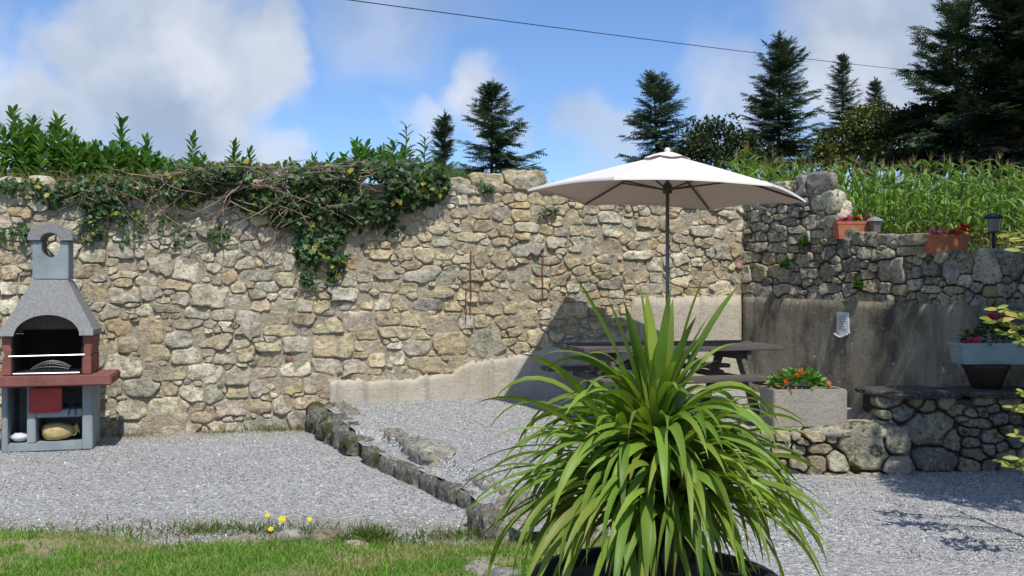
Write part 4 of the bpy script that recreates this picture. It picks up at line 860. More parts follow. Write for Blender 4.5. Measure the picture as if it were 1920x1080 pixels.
# ------------------------------------------------------------------ the big potted sword-leaved plant
PP = Vector((.525, 3.62, 0))
pt_ = thing('plant_pot', 'large round dark pot under the sword-leaved plant', 'pot', PP)
b = MB(); b.lathe([(.001, 0), (.30, 0), (.40, .16), (.445, .28), (.46, .285), (.46, .318), (.43, .32), (.41, .29), (.39, .27)], 40); obj('body', b.mesh('body', 0, True), M['potdark'], pt_)
b = MB(); b.lathe([(.001, .275), (.2, .285), (.405, .272)], 30); obj('soil', b.mesh('soil', 0, True), M['soil'], pt_)
sw = thing('sword_leaved_plant', 'huge arching sword-leaved green plant filling the dark pot', 'plant', PP + Vector((0, 0, .27))); sw.scale = (.94, .94, .955)
ZO = .06
b = MB()
CR = [(0, 0, .62), (-.10, .03, .42), (.10, -.02, .42), (.03, .08, .46), (-.05, -.10, .36), (.07, -.11, .32), (-.16, .0, .30), (.16, .05, .30)]
for c in CR: b.tube([(c[0] * .3, c[1] * .3, 0), (c[0] * .7, c[1] * .7, c[2] * .45), (c[0], c[1], c[2] * .88)], [.05, .04, .02], 8)
for _k in range(0): pass
obj('trunk', b.mesh('trunk', 0, True), M['bark'], sw)
def sword(base, az, el, L, w, droop, tint, twist=0):
    tipb = .90 + .25 * ((az * 7.13) % 1); n = 13; p = np.array(base, float); a = az; pts = []; dirs = []; e = el; seg = L / n
    for k in range(n + 1):
        d = np.array([math.cos(a) * math.cos(e), math.sin(a) * math.cos(e), math.sin(e)]); pts.append(p.copy()); dirs.append(d); p = p + d * seg
        e = max(e - droop * (.35 + 1.5 * k / n) * max(.12, math.cos(e)) / n * 2.0, -1.5)
    V = []; F = []; T = []
    for k in range(n + 1):
        t = k / n; d = dirs[k]; s = np.cross(d, [0, 0, 1.0]); s /= np.linalg.norm(s) + 1e-6
        nn = np.cross(s, d); tw = twist * t; s2 = s * math.cos(tw) + nn * math.sin(tw); n2 = np.cross(s2, d)
        ww = w * (.55 + .75 * t) if t < .45 else w * .8875 * max(0, 1 - ((t - .45) / .55) ** 1.7)
        ww = ww / .8875 * .5
        fold = .28 * ww
        V += [tuple(pts[k] - s2 * ww + n2 * fold), tuple(pts[k]), tuple(pts[k] + s2 * ww + n2 * fold)]
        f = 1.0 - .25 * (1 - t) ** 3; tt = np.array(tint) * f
        if t > tipb: tt = np.array([.30, .21, .09]) * (.6 if t > .97 else 1)
        tt = tt * (1 + .10 * math.sin(t * 9 + az * 5))
        T += [tt] * 3
        if k: q = (k - 1) * 3; F += [(q, q + 1, q + 4, q + 3), (q + 1, q + 2, q + 5, q + 4)]
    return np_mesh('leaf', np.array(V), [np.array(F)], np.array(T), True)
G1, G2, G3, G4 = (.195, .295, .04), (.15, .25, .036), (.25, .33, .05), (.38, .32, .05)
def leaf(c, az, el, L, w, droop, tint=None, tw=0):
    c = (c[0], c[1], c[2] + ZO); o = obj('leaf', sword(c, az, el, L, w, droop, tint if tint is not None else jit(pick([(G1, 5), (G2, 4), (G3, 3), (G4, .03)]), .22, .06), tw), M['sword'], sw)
lr = random.Random(5)
# crown: upright swords
for (dx, top_, w, tilt, fwd) in [(-.02, .40, .062, -.10, 0), (.04, .37, .055, .10, .05), (.10, .44, .052, .30, -.05), (.16, .47, .050, .52, .0), (-.10, .40, .050, -.36, .1), (-.14, .50, .044, -.50, 0), (.0, .36, .06, -.05, -.15), (-.07, .33, .058, -.2, -.2), (.07, .34, .055, .15, -.22), (.12, .30, .05, .42, .2), (-.05, .34, .05, -.25, .25), (.02, .32, .05, .08, .25), (.05, .30, .05, .3, .3)]:
    az = math.atan2(-fwd * 1.0, tilt) if abs(tilt) + abs(fwd) > 0 else 0; el = math.pi / 2 - math.hypot(tilt, fwd) * .8
    leaf((dx * .35, lr.uniform(-.03, .03), .62), az, el, top_ + .12, w, .22 + .1 * lr.random(), None, lr.uniform(-.9, .9))
N_L = 400
for i in range(N_L):
    t = (i + .5) / N_L; az = i * 2.39996 + lr.uniform(-.3, .3)
    c = CR[i % len(CR)] if t > .25 else CR[i % 4]
    el = .92 - 1.12 * t + lr.uniform(-.25, .25)
    L = lr.uniform(.48, .70) + .22 * t * lr.random()
    if math.cos(az) > .2: L *= .90
    if math.sin(az) < -.3: L *= .9
    h = min(c[2], .52) * (1 - .22 * lr.random()) + .05 - .03 * t
    leaf((c[0] + .03 * math.cos(az), c[1] + .03 * math.sin(az), max(.12, h)), az, el, L, lr.uniform(.030, .049), lr.uniform(.50, 1.3) + .2 * (1 - t), None, lr.uniform(-1.1, 1.1))
for k in range(34):
    az = k * 2.4 + lr.uniform(-.3, .3); leaf((.03 * math.cos(az), .03 * math.sin(az), lr.uniform(.48, .62)), az, lr.uniform(.8, 1.35), lr.uniform(.24, .40), lr.uniform(.034, .05), lr.uniform(.5, 1.2), None, lr.uniform(-1, 1))
for (az, el, L, h) in [(3.05, .30, .72, .42), (3.3, .15, .72, .38), (2.9, .2, .76, .36), (3.5, .25, .66, .38), (.1, .35, .60, .42), (-.15, .2, .62, .38), (.3, .3, .62, .40), (-.35, .1, .68, .32), (3.2, -.05, .72, .36), (.0, .5, .62, .42), (2.7, .4, .70, .42)]:
    leaf((.06 * math.cos(az), .06 * math.sin(az), h), az, el, L, lr.uniform(.032, .044), lr.uniform(.35, .6), None, lr.uniform(-.8, .8))

# ------------------------------------------------------------------ growth on top of the wall
def main_pt(x, y, dep=0.0):                      # a photo pixel on the long wall, dep metres out of it
    u, v = px_main(x, y); p = Vector((0, W0, 0)) + Vector((1, WM, 0)).normalized() * u + Vector((WM, -1, 0)).normalized() * dep; return Vector((p.x, p.y, v))
LV = np.array([(0, 0, 0), (.16, .22, .035), (.0, .25, 0), (-.16, .22, .035), (.215, .55, .03), (0, .55, -.01), (-.215, .55, .03), (.12, .85, .0), (0, .85, -.04), (-.12, .85, .0), (0, 1, -.08)])
LF = [(0, 1, 2), (0, 2, 3), (1, 4, 5, 2), (2, 5, 6, 3), (4, 7, 8, 5), (5, 8, 9, 6), (7, 10, 8), (8, 10, 9)]
laurel_leaf = [py_mesh('laurel_leaf', LV * np.array([.85, 1, 1 + .5 * k]), LF, t, True) for k, t in enumerate([(.095, .225, .04), (.135, .29, .05), (.06, .15, .035), (.18, .33, .06)])]
for m_ in laurel_leaf: m_.materials.append(M['glossy'])
lau = [(6, 196, 60, 1), (30, 228, 70, 1), (50, 216, 75, 1), (92, 208, 85, 1.15), (118, 236, 60, .9), (130, 262, 60, .9), (166, 262, 70, 1), (150, 300, 40, .8), (214, 210, 90, 1.05), (205, 270, 70, 1), (234, 278, 50, .9), (270, 258, 70, 1), (287, 282, 45, .8), (312, 296, 40, .8), (358, 250, 60, .9), (378, 284, 40, .8), (440, 258, 60, .9), (468, 280, 45, .9), (550, 294, 28, .75), (594, 288, 34, .8), (623, 288, 34, .8), (672, 264, 60, 1), (722, 276, 46, .9), (700, 288, 36, .9), (15, 262, 60, 1), (70, 258, 60, 1), (100, 275, 55, 1), (185, 296, 45, .9), (345, 300, 35, .8), (250, 300, 40, .8), (418, 298, 30, .8)]
lau += [(10, 300, 45, 1), (40, 285, 55, 1), (58, 305, 40, .9), (85, 300, 45, 1), (112, 300, 40, .9), (135, 305, 40, .9), (172, 300, 42, .9), (222, 305, 40, .9), (262, 298, 40, .9), (300, 312, 30, .8), (330, 306, 32, .8), (395, 300, 30, .8), (455, 296, 30, .8), (-8, 240, 70, 1), (690, 270, 44, 1), (655, 282, 40, .9), (28, 255, 65, 1)]
lau.sort(key=lambda q: q[0])
for i, (x, y, hp, sc_) in enumerate(lau):
    back = -rng.uniform(.15, .55); tip = main_pt(x, y, back); hgt = hp / 175 + .10; root = Vector((tip.x + rng.uniform(-.06, .06), tip.y + rng.uniform(-.04, .04), tip.z - hgt - .12))
    side = sorted(lau, key=lambda q: abs(q[0] - x) if q != lau[i] else 9e9)[0]
    t = thing('laurel_shoot', 'upright glossy green laurel shoot on the wall top', 'shrub', root, 0, 'laurel shoots along the wall top')
    place = ['at the far left edge', 'left of the chimney', 'above the chimney', 'right of the chimney', 'left of the dead stems', 'behind the dead stems', 'behind the thick ivy'][min(6, int(np.searchsorted([12, 60, 125, 200, 330, 560], x)))]
    ORD = 'first second third fourth fifth sixth seventh eighth ninth tenth eleventh twelfth thirteenth fourteenth fifteenth sixteenth seventeenth eighteenth nineteenth twentieth'.split(); nth = sum(1 for q in lau[:i] if np.searchsorted([12, 60, 125, 200, 330, 560], q[0]) == np.searchsorted([12, 60, 125, 200, 330, 560], x))
    t['label'] = f"{'tall' if hp > 65 else ('mid-sized' if hp > 42 else 'short')} glossy laurel shoot {place}, {ORD[nth]} from left there"
    d = tip - root; b = MB(); b.tube([(0, 0, 0), tuple(d * .5 + Vector((rng.uniform(-.02, .02), 0, 0))), tuple(d)], [.008, .006, .003], 5); obj('stem', b.mesh('stem'), M['bark'], t)
    n = int(10 + hp * .50)
    for k in range(n):
        f = .10 + .90 * (k + .5) / n; az = k * 2.4 + rng.uniform(-.4, .4); el = R(rng.uniform(20, 45)) + f ** 3 * R(35); L = rng.uniform(.10, .145) * sc_ * (1.1 - .25 * f)
        o = obj('leaf', laurel_leaf[int(rng.choice(4, p=[.35, .35, .15, .15]))], None, t, loc=d * f + Vector((math.cos(az), math.sin(az), 0)) * .008, rot=Euler((el, rng.uniform(-.3, .3), az - math.pi / 2), 'XYZ')); o.scale = (L * 1.15, L, L)
hg = thing('laurel_hedge', 'dense low green laurel hedge between the taller shoots at the left of the wall top', 'hedge', main_pt(160, 345, -.5)); a = Acc()
for x, y, rx, ry, nn in [(10, 285, 60, 50, 420), (75, 280, 55, 45, 420), (135, 300, 50, 34, 300), (200, 300, 50, 36, 300), (255, 306, 45, 28, 220), (310, 316, 40, 20, 130), (360, 310, 36, 20, 100), (440, 318, 50, 18, 160), (520, 322, 50, 18, 180), (590, 322, 50, 18, 180), (640, 318, 40, 20, 160), (380, 326, 50, 16, 150), (690, 300, 40, 26, 160), (750, 300, 50, 34, 220)]:
    p = main_pt(x, y, -.45); foliage_blob(p, (rx / 172, .25, ry / 172), nn, .085, (.11, .225, .045), -.8, a, .05)
o = obj('foliage', a.mesh('foliage'), M['glossy'], hg, kind='stuff'); o.location = -hg.location
# long-leaved herb standing out of the ivy
for i, (x, y, hp, lab) in enumerate([(760, 238, 95, 'tall long-leaved herb with drooping leaves rising from the ivy'), (795, 262, 70, 'second long-leaved herb just right of the tall one in the ivy'), (735, 268, 60, 'shorter long-leaved herb left of the tall one in the ivy')]):
    tip = main_pt(x, y, .0); hgt = hp / 170; t = thing('tall_herb', lab, 'plant', (tip.x, tip.y, tip.z - hgt))
    b = MB(); b.tube([(0, 0, 0), (.01, 0, hgt)], .005, 5); obj('stem', b.mesh('stem'), M['bark'], t)
    for k in range(20):
        f = .1 + .9 * k / 19; az = k * 2.4; L = .17 * (1.1 - .55 * f)
        o = obj('leaf', laurel_leaf[k % 3], None, t, loc=(.01 * f, 0, hgt * f), rot=Euler((R(18 + 30 * f), 0, az), 'XYZ')); o.scale = (L * .55, L, L * 1.6)

IVY = (np.array([(0, 0, 0), (.42, .10, .02), (.28, .45, .05), (.5, .62, 0), (.2, .68, .04), (0, 1.05, -.04), (-.2, .68, .04), (-.5, .62, 0), (-.28, .45, .05), (-.42, .10, .02)]), np.array([(0, 1, 2), (0, 2, 4), (2, 3, 4), (0, 4, 5), (0, 5, 6), (0, 6, 8), (6, 7, 8), (0, 8, 9)]))
def ivy(acc, n, xy, depth, size=(.045, .075), base=(.046, .085, .026), yellow=.03):
    X = []; Dp = []
    for _ in range(n): x, y, dp_ = xy(); X.append(main_pt(x, y, dp_))
    pos = np.array(X); nrm = np.array([.15, -.8, .6])[None] + rdir(n) * .75
    dirs = np.cross(nrm, rdir(n)) + np.array([0, 0, -.5]); Mx = frames(dirs, nrm)
    t = tints(base, n, .55, .15); br = rng.random(n); t[br < .22] *= 1.9; t[br > 1 - yellow] = (.42, .34, .04)
    acc.add(*scatter(IVY[0], IVY[1], pos, Mx, rng.uniform(*size, (n, 1)), t))
def blob_sampler(bl):
    w = np.array([b_[2] * b_[3] * b_[5] for b_ in bl]); w = w / w.sum()
    def f():
        while True:
            cx, cy, rx, ry, dep, _ = bl[rng.choice(len(bl), p=w)]; a, r = rng.uniform(0, 2 * np.pi), rng.random() ** .5; x, y = cx + rx * r * math.cos(a), cy + ry * r * math.sin(a)
            if fbm(x * .022, y * .022, 2.2) > -.24: return x, y, .05 + (dep * (1 - r * r) ** .5) * rng.uniform(.25, 1)
    return f
main_ivy = thing('ivy', 'thick dark ivy tangled with dead stems hanging over the wall top', 'ivy', main_pt(620, 420, 0))
def under(o, par_):
    o.location = Vector(o.location) - par_.location; return o
a = Acc()
ivy(a, 4300, blob_sampler([(360, 335, 70, 24, .24, .9), (330, 360, 60, 24, .14, .5), (450, 330, 80, 22, .30, .8), (560, 335, 90, 20, .30, .8), (650, 330, 60, 26, .30, .8), (720, 350, 110, 52, .26, 1.4), (620, 372, 90, 40, .22, 1), (520, 372, 90, 34, .20, .9), (440, 340, 70, 34, .20, .7), (780, 340, 60, 40, .22, 1.2), (560, 405, 70, 26, .15, .7), (690, 395, 60, 30, .18, .9)]), 0)
ivy(a, 900, blob_sampler([(600, 470, 45, 70, .10, 1.3), (610, 430, 55, 40, .13, 1), (590, 515, 32, 28, .07, .8), (655, 445, 28, 40, .06, .35), (735, 420, 16, 36, .04, .3)]), 0)
under(obj('foliage', a.mesh('foliage'), M['leaf'], main_ivy, kind='stuff'), main_ivy)
def stems(n, xr, yr, L, down, acc, dep=(.1, .3), rad=.006, curl=1.0):
    for _ in range(n):
        x, y = rng.uniform(*xr), rng.uniform(*yr); a_ = rng.uniform(0, 2 * np.pi); pts = []; dp_ = rng.uniform(*dep)
        for k in range(9):
            pts.append(main_pt(x, y, dp_ + .03 * math.sin(k + x))); a_ += rng.uniform(-.55, .55) * curl; st = L * rng.uniform(.7, 1.3)
            x += math.cos(a_) * st; y += (math.sin(a_) * .45 + down) * st
            if y < yr[0] - 12: a_ = abs(a_); y += 6
        acc.tube(pts, [rad * (1 - .07 * k) for k in range(9)], 4, False)
b = MB(); stems(55, (240, 680), (318, 356), 15, .12, b); stems(75, (330, 700), (316, 345), 8, .05, b, (.1, .3), .004, 1.6); stems(26, (420, 640), (340, 390), 14, .5, b, (.15, .28), .007); stems(14, (300, 640), (370, 420), 12, .85, b, (.06, .14), .005, .5); stems(45, (420, 690), (312, 334), 9, .05, b, (-.05, .2), .0045, 1.4)
under(obj('dead_stems', b.mesh('dead_stems'), M['twig'], main_ivy, kind='stuff', label='tangled brown dead ivy stems'), main_ivy)
li = thing('ivy', 'patchy ivy clump on the wall right of the barbecue chimney', 'ivy', main_pt(200, 400, 0)); a = Acc()
ivy(a, 900, blob_sampler([(60, 352, 50, 16, .12, .7), (120, 362, 46, 20, .12, .8), (255, 352, 46, 20, .14, .9), (310, 362, 46, 24, .12, .7), (20, 350, 30, 14, .1, .5), (185, 360, 45, 34, .16, 1.2), (200, 410, 45, 40, .10, 1), (90, 365, 24, 24, .08, .4), (230, 420, 50, 36, .06, .5), (165, 430, 20, 26, .05, .4)]), 0, (.035, .06), (.045, .085, .025)); under(obj('foliage', a.mesh('foliage'), M['leaf'], li, kind='stuff'), li)
b = MB(); stems(20, (150, 260), (330, 370), 9, .6, b, (.05, .16), .004, .7); stems(14, (100, 230), (330, 350), 8, -.1, b, (.0, .1), .004); under(obj('dead_stems', b.mesh('dead_stems'), M['twig'], li, kind='stuff'), li)
for (x, y, rx, ry, n, lab) in [(30, 440, 34, 24, 90, 'thin ivy sprays on the wall left of the chimney'), (412, 440, 24, 18, 60, 'small ivy spray on the grey wall left of the hanging ivy'), (905, 352, 18, 10, 60, 'little fern clump on the wall top left of the parasol'), (1020, 395, 26, 12, 60, 'grey green lichen tuft under the parasol edge'), (325, 430, 30, 30, 60, 'sparse ivy sprig hanging below the dead stems')]:
    t = thing('wall_plant', lab, 'plant', main_pt(x, y, 0)); a = Acc(); ivy(a, n, blob_sampler([(x, y, rx, ry, .07, 1)]), 0, (.025, .05), (.05, .10, .03) if x != 1020 else (.12, .13, .08), 0); under(obj('foliage', a.mesh('foliage'), M['leaf'], t, kind='stuff'), t)
for (x, y, lab) in [(1480, 500, 'green fern tuft in the side wall above the plaque'), (1620, 540, 'fern tuft in the side wall right of the plaque'), (1516, 458, 'small fern tuft below the orange terracotta box')]:
    u, v = px_right(x, y); p = COR + RU * u - Vector((.9075, .42, 0)) * .06 + Vector((0, 0, v)); t = thing('wall_fern', lab, 'plant', p); n = 70
    d = rdir(n, -.3, 1) + np.array([-.5, -.6, .1]); Mx = frames(d); V, F, T = scatter(LEAF[0] * np.array([.5, 1, 1]), LEAF[1], rdir(n) * .015, Mx, rng.uniform(.05, .12, (n, 1)), tints((.06, .15, .03), n)); obj('fronds', np_mesh('fronds', V, [F], T), M['leaf'], t, kind='stuff')

# ------------------------------------------------------------------ grass, weeds, gravel
BL = (np.array([(-.5, 0, 0), (.5, 0, 0), (-.32, .55, .06), (.32, .55, .06), (0, 1, .22)]), np.array([(0, 1, 3), (0, 3, 2), (2, 3, 4)]))
def blades(pos, L, w, tint, lean=.35):
    n = len(pos); d = np.array([0, 0, 1.0])[None] + rdir(n, -.1, .3) * rng.uniform(.1, lean * 2, (n, 1)); Mx = frames(d, rdir(n, -.3, .3)); sc = np.stack([np.full(n, w) * rng.uniform(.7, 1.3, n), L * np.ones(n), L * np.ones(n)], 1)
    return scatter(BL[0], BL[1], np.asarray(pos, float), Mx, sc, tint)
n = 76000; gx = rng.uniform(-3.5, .75, n); gy = rng.uniform(4.3, 5.95, n); keep = []
for i in range(n):
    e = lawn_edge(gx[i]); bare = fbm(gx[i] * 1.4 + 3, gy[i] * 2.6, 1.0); pr = 1.0 if gy[i] < e - .35 else max(0, 1 - (gy[i] - e + .35) / .55)
    if bare > .34: pr *= .18
    if rng.random() < pr: keep.append(i)
gx, gy = gx[keep], gy[keep]; n = len(gx); pos = np.stack([gx, gy, [max(zlawn(x, y), -.004) - .003 for x, y in zip(gx, gy)]], 1)
dry = np.array([fbm(x * 1.2 + 9, y * 2.2, 4.0) for x, y in zip(gx, gy)]); t = tints((.17, .33, .045), n, .35, .12); t[(dry > .12) & (rng.random(n) < .6)] = (.40, .37, .17); t[rng.random(n) < .08] = (.45, .39, .2)
a = Acc(); a.add(*blades(pos, rng.uniform(.022, .05, n), .0055, t, .7)); obj('lawn_grass', a.mesh('lawn_grass'), M['grass'], None, kind='stuff', label='short green lawn grass at the front edge', cat='grass')
# weeds at the lawn edge and wall foot
a = Acc(); W_ = []
for (x, y, d, r, k, L) in [(380, 1000, 5.55, .12, 120, .09), (455, 998, 5.55, .12, 140, .08), (690, 1020, 5.38, .07, 300, .12), (720, 1030, 5.3, .14, 140, .06), (880, 1010, 5.45, .12, 150, .08), (800, 1015, 5.42, .16, 80, .05), (930, 1015, 5.4, .10, 150, .10), (250, 1008, 5.52, .3, 160, .06), (560, 1000, 5.55, .14, 120, .08), (120, 1010, 5.5, .35, 150, .05), (620, 1030, 5.3, .2, 200, .06)]:
    p = at(x, y, d); q = rng.normal(0, 1, (k, 2)) * r * np.array([1, .4]); pos = np.stack([p.x + q[:, 0], d + q[:, 1], np.full(k, .01)], 1); a.add(*blades(pos, rng.uniform(.5, 1.1, k) * L, .007, tints((.12, .175, .04), k, .45, .2), .9))
for (x, y, k) in [(260, 808, 60), (410, 795, 90), (430, 808, 90), (505, 806, 160), (560, 804, 160), (240, 812, 60)]:
    p = main_pt(x, y, .12); q = rng.normal(0, .12, (k, 2)) * np.array([1, .5]); pos = np.stack([p.x + q[:, 0], p.y + q[:, 1], np.zeros(k)], 1); a.add(*blades(pos, rng.uniform(.03, .08, k), .006, tints((.14, .17, .04), k, .4, .15), .8))
obj('edge_weeds', a.mesh('edge_weeds'), M['grass'], None, kind='stuff', label='low weeds and grass tufts along the gravel edges', cat='weeds')
a = Acc(); k = 1900; xs = np.clip(rng.normal(855, 28, k), 760, 905); X = np.array([main_pt(x, 342, -rng.uniform(.05, .5)) for x in xs]); X[:, 2] -= .08; a.add(*blades(X, rng.uniform(.18, .48, k) * np.clip(1.1 - (xs - 780) / 190, .45, 1), .008, tints((.13, .20, .035), k, .35, .15), .45))
k = 1300; xs = rng.uniform(-20, 420, k); X = np.array([main_pt(x, 340 + 14 * fbm(x * .02, 3), -rng.uniform(.0, .5)) for x in xs]); X[:, 2] -= .05; a.add(*blades(X, rng.uniform(.08, .30, k), .008, tints((.15, .18, .04), k, .4, .2), .6))
k = 1500; xs = rng.uniform(-20, 420, k); X = np.array([main_pt(x, 350, -rng.uniform(-.05, .3)) for x in xs]); X[:, 2] -= .03; a.add(*blades(X, rng.uniform(.06, .24, k), .005, tints((.34, .26, .15), k, .3, .1), .8))
k = 60; xs = rng.uniform(985, 1040, k); X = np.array([main_pt(x, 345, -rng.uniform(.05, .3)) for x in xs]); a.add(*blades(X, rng.uniform(.05, .14, k), .004, tints((.2, .2, .1), k, .3, .1), .8))
obj('wall_top_grass', a.mesh('wall_top_grass'), M['grass'], None, kind='stuff', label='tall green grass and dry stalks on top of the long wall', cat='grass')
for i, (x, y, lab) in enumerate([(502, 966, 'leftmost single yellow flower at the lawn edge'), (529, 974, 'middle yellow flower in the cluster above the round stone'), (508, 992, 'low yellow flower just above the round pale stone'), (581, 974, 'rightmost yellow flower above the flat tan stone')]):
    p = at(x, y, 5.5); t = thing('yellow_flower', lab, 'flower', (p.x, p.y, 0), 0, 'yellow flowers at the lawn edge')
    b = MB(); b.tube([(0, 0, 0), (.01, 0, p.z * .6), (0, 0, p.z)], .0022, 4); obj('stem', b.mesh('stem'), M['bark'], t)
    obj('bloom', flower_mesh(.017 if i != 1 else .024, (.80, .70, .06), i, 6, 2), M['petal'], t, loc=(0, 0, p.z), rot=(R(50), .2, 0))
# loose gravel chips
OC = np.array([(1, 0, 0), (-1, 0, 0), (0, 1, 0), (0, -1, 0), (0, 0, .7), (0, 0, -.5)]); OF = np.array([(0, 2, 4), (2, 1, 4), (1, 3, 4), (3, 0, 4), (2, 0, 5), (1, 2, 5), (3, 1, 5), (0, 3, 5)])
def chips(name, label, x0, x1, y0, y1, n, zf, cond, sz=(.005, .0105)):
    px, py = rng.uniform(x0, x1, n), y0 + (y1 - y0) * rng.random(n) ** 1.3; k = [i for i in range(n) if cond(px[i], py[i])]; px, py = px[k], py[k]; n = len(k)
    pos = np.stack([px, py, [zf(x, y) + .002 for x, y in zip(px, py)]], 1); Mx = frames(rdir(n), rdir(n)); s_ = rng.uniform(*sz, (n, 1)) * np.concatenate([rng.uniform(.7, 1.4, (n, 2)), np.full((n, 1), .8)], 1)
    g = rng.choice([.19, .31, .38, .45, .66], n, p=[.17, .28, .30, .2, .05])[:, None] * np.array([[1, .993, .965]]) * rng.uniform(.85, 1.15, (n, 1)); a = Acc(); a.add(*scatter(OC, OF, pos, Mx, s_, g)); obj(name, a.mesh(name), M['chip'], None, kind='stuff', label=label, cat='gravel')
s_ = NT('gravel_chip'); M['chip'] = s_.set(s_.tint(), .9, None, .2)
chips('yard_gravel', 'loose grey gravel chips over the yard', -5.2, 4.2, 4.6, 9.9, 46000, zlow, lambda x, y: y > lawn_edge(x) - .1 and abs(x) < y * .55 and not in_poly(x, y, TERR) and not (y > W0 + WM * x))
chips('terrace_gravel', 'loose grey gravel chips over the raised terrace', -2, 3.2, 5.3, 10.6, 22000, zterr, lambda x, y: in_poly(x, y, TERR) and y < W0 + WM * x and x > e1(y))

# ------------------------------------------------------------------ maize field
def corn_variant(k):
    st = MB(); H = 1.75 + .12 * (k % 3); st.tube([(0, 0, 0), (.01, 0, H * .5), (.0, .01, H)], [.014, .011, .005], 5); ac = Acc()
    V = []; F = []; T = []; az0 = rng.uniform(0, 6)
    for q in range(10):
        h = .15 + (H - .3) * q / 9; az = az0 + math.pi * (q % 2) + rng.uniform(-.5, .5); L = rng.uniform(.55, .8) * (1 - .35 * abs(q / 9 - .5)); e = R(rng.uniform(50, 70)); p = np.array([0, 0, h]); t_ = tints((.17, .28, .055) if q > 1 else (.28, .23, .09), 1, .35, .12)[0]; n0 = len(V)
        for s in range(6):
            f = s / 5; d = np.array([math.cos(az) * math.cos(e), math.sin(az) * math.cos(e), math.sin(e)]); sd_ = np.array([-math.sin(az), math.cos(az), 0]); w = .042 * (1 - f ** 2) + .002
            V += [p - sd_ * w, p + sd_ * w + np.array([0, 0, .012])]; T += [t_, t_]; p = p + d * L / 5; e -= R(rng.uniform(18, 32))
            if s: a_ = n0 + 2 * s - 2; F.append((a_, a_ + 1, a_ + 3, a_ + 2))
    tv = []; tf = []
    for q in range(9):
        az = q * 2.4; e = R(rng.uniform(50, 88)); L = rng.uniform(.16, .28); d = np.array([math.cos(az) * math.cos(e), math.sin(az) * math.cos(e), math.sin(e)]); sd_ = np.array([-math.sin(az), math.cos(az), 0]) * .006; p = np.array([0, 0, H - .02]); n0 = len(tv); tv += [p - sd_, p + sd_, p + d * L]; tf.append((n0, n0 + 1, n0 + 2))
    return st.mesh('stalk', 0, False, (.10, .14, .04)), np_mesh('leaves', np.array(V), [np.array(F)], np.array(T)), np_mesh('tassel', np.array(tv), [np.array(tf)], np.array([(.30, .23, .11)])), (np.array(V), np.array(F), np.array(T), np.array(tv), np.array(tf))
cv = [corn_variant(k) for k in range(6)]
for c in cv:
    for m_ in c[:3]: m_.materials.append(M['leaf'])
def field_xy(r, q):                              # rows run across the view, row r from the front
    y = 19.2 + r * .62; return q, y
cnt = 0; rest = Acc(); rt = Acc()
for r in range(34):
    y = 19.2 + r * .75; x = y * .228
    while x < y * .60:
        xx, yy = x + rng.uniform(-.05, .05), y + rng.uniform(-.1, .1); z = ter_z(xx, yy); k = int(rng.integers(6)); sc_ = rng.uniform(.95, 1.05) * .90; rz = rng.uniform(0, 6.3)
        if r < 3 and cnt < 170:
            t = thing('maize_plant', 'green maize plant with drooping leaves and tassel in the front rows of the field', 'maize', (xx, yy, z), rz, 'maize plants in the front rows'); t.scale = (sc_,) * 3; cnt += 1
            obj('stalk', cv[k][0], None, t); obj('leaves', cv[k][1], None, t, kind='stuff'); obj('tassel', cv[k][2], None, t)
        else:
            V, F, T, tv, tf = cv[k][3]; c_, s2 = math.cos(rz), math.sin(rz); Rm = np.array([[c_, -s2, 0], [s2, c_, 0], [0, 0, 1]]) * sc_
            rest.add(V @ Rm.T + np.array([xx, yy, z]), F, T); rt.add(tv @ Rm.T + np.array([xx, yy, z]), tf, np.tile(np.array([(.30, .23, .11)]), (len(tv), 1)))
        x += .19 if r < 3 else .24
    if r == 2: pass
mz = thing('maize_field', 'dense field of tasselled maize behind the front rows', 'maize field', (8, 30, ter_z(8, 30))); mz['kind'] = 'stuff'
under(obj('maize_leaves', rest.mesh('maize_leaves'), M['leaf'], mz, kind='stuff'), mz); under(obj('maize_tassels', rt.mesh('maize_tassels'), M['leaf'], mz, kind='stuff'), mz)
# rough grass strip between the side wall and the maize
k = 9000; yy = rng.uniform(8.2, 19, k); xx = yy * rng.uniform(.30, .60, k); kk = [i for i in range(k) if (xx[i] - COR.x) * .9075 + (yy[i] - COR.y) * .42 > .45]; xx, yy = xx[kk], yy[kk]; k = len(kk)
a = Acc(); a.add(*blades(np.stack([xx, yy, [ter_z(x, y) for x, y in zip(xx, yy)]], 1), rng.uniform(.08, .22, k), .010, tints((.11, .15, .035), k, .35, .15), .7)); obj('verge_grass', a.mesh('verge_grass'), M['grass'], None, kind='stuff', label='rough grass between the side wall and the maize', cat='grass')

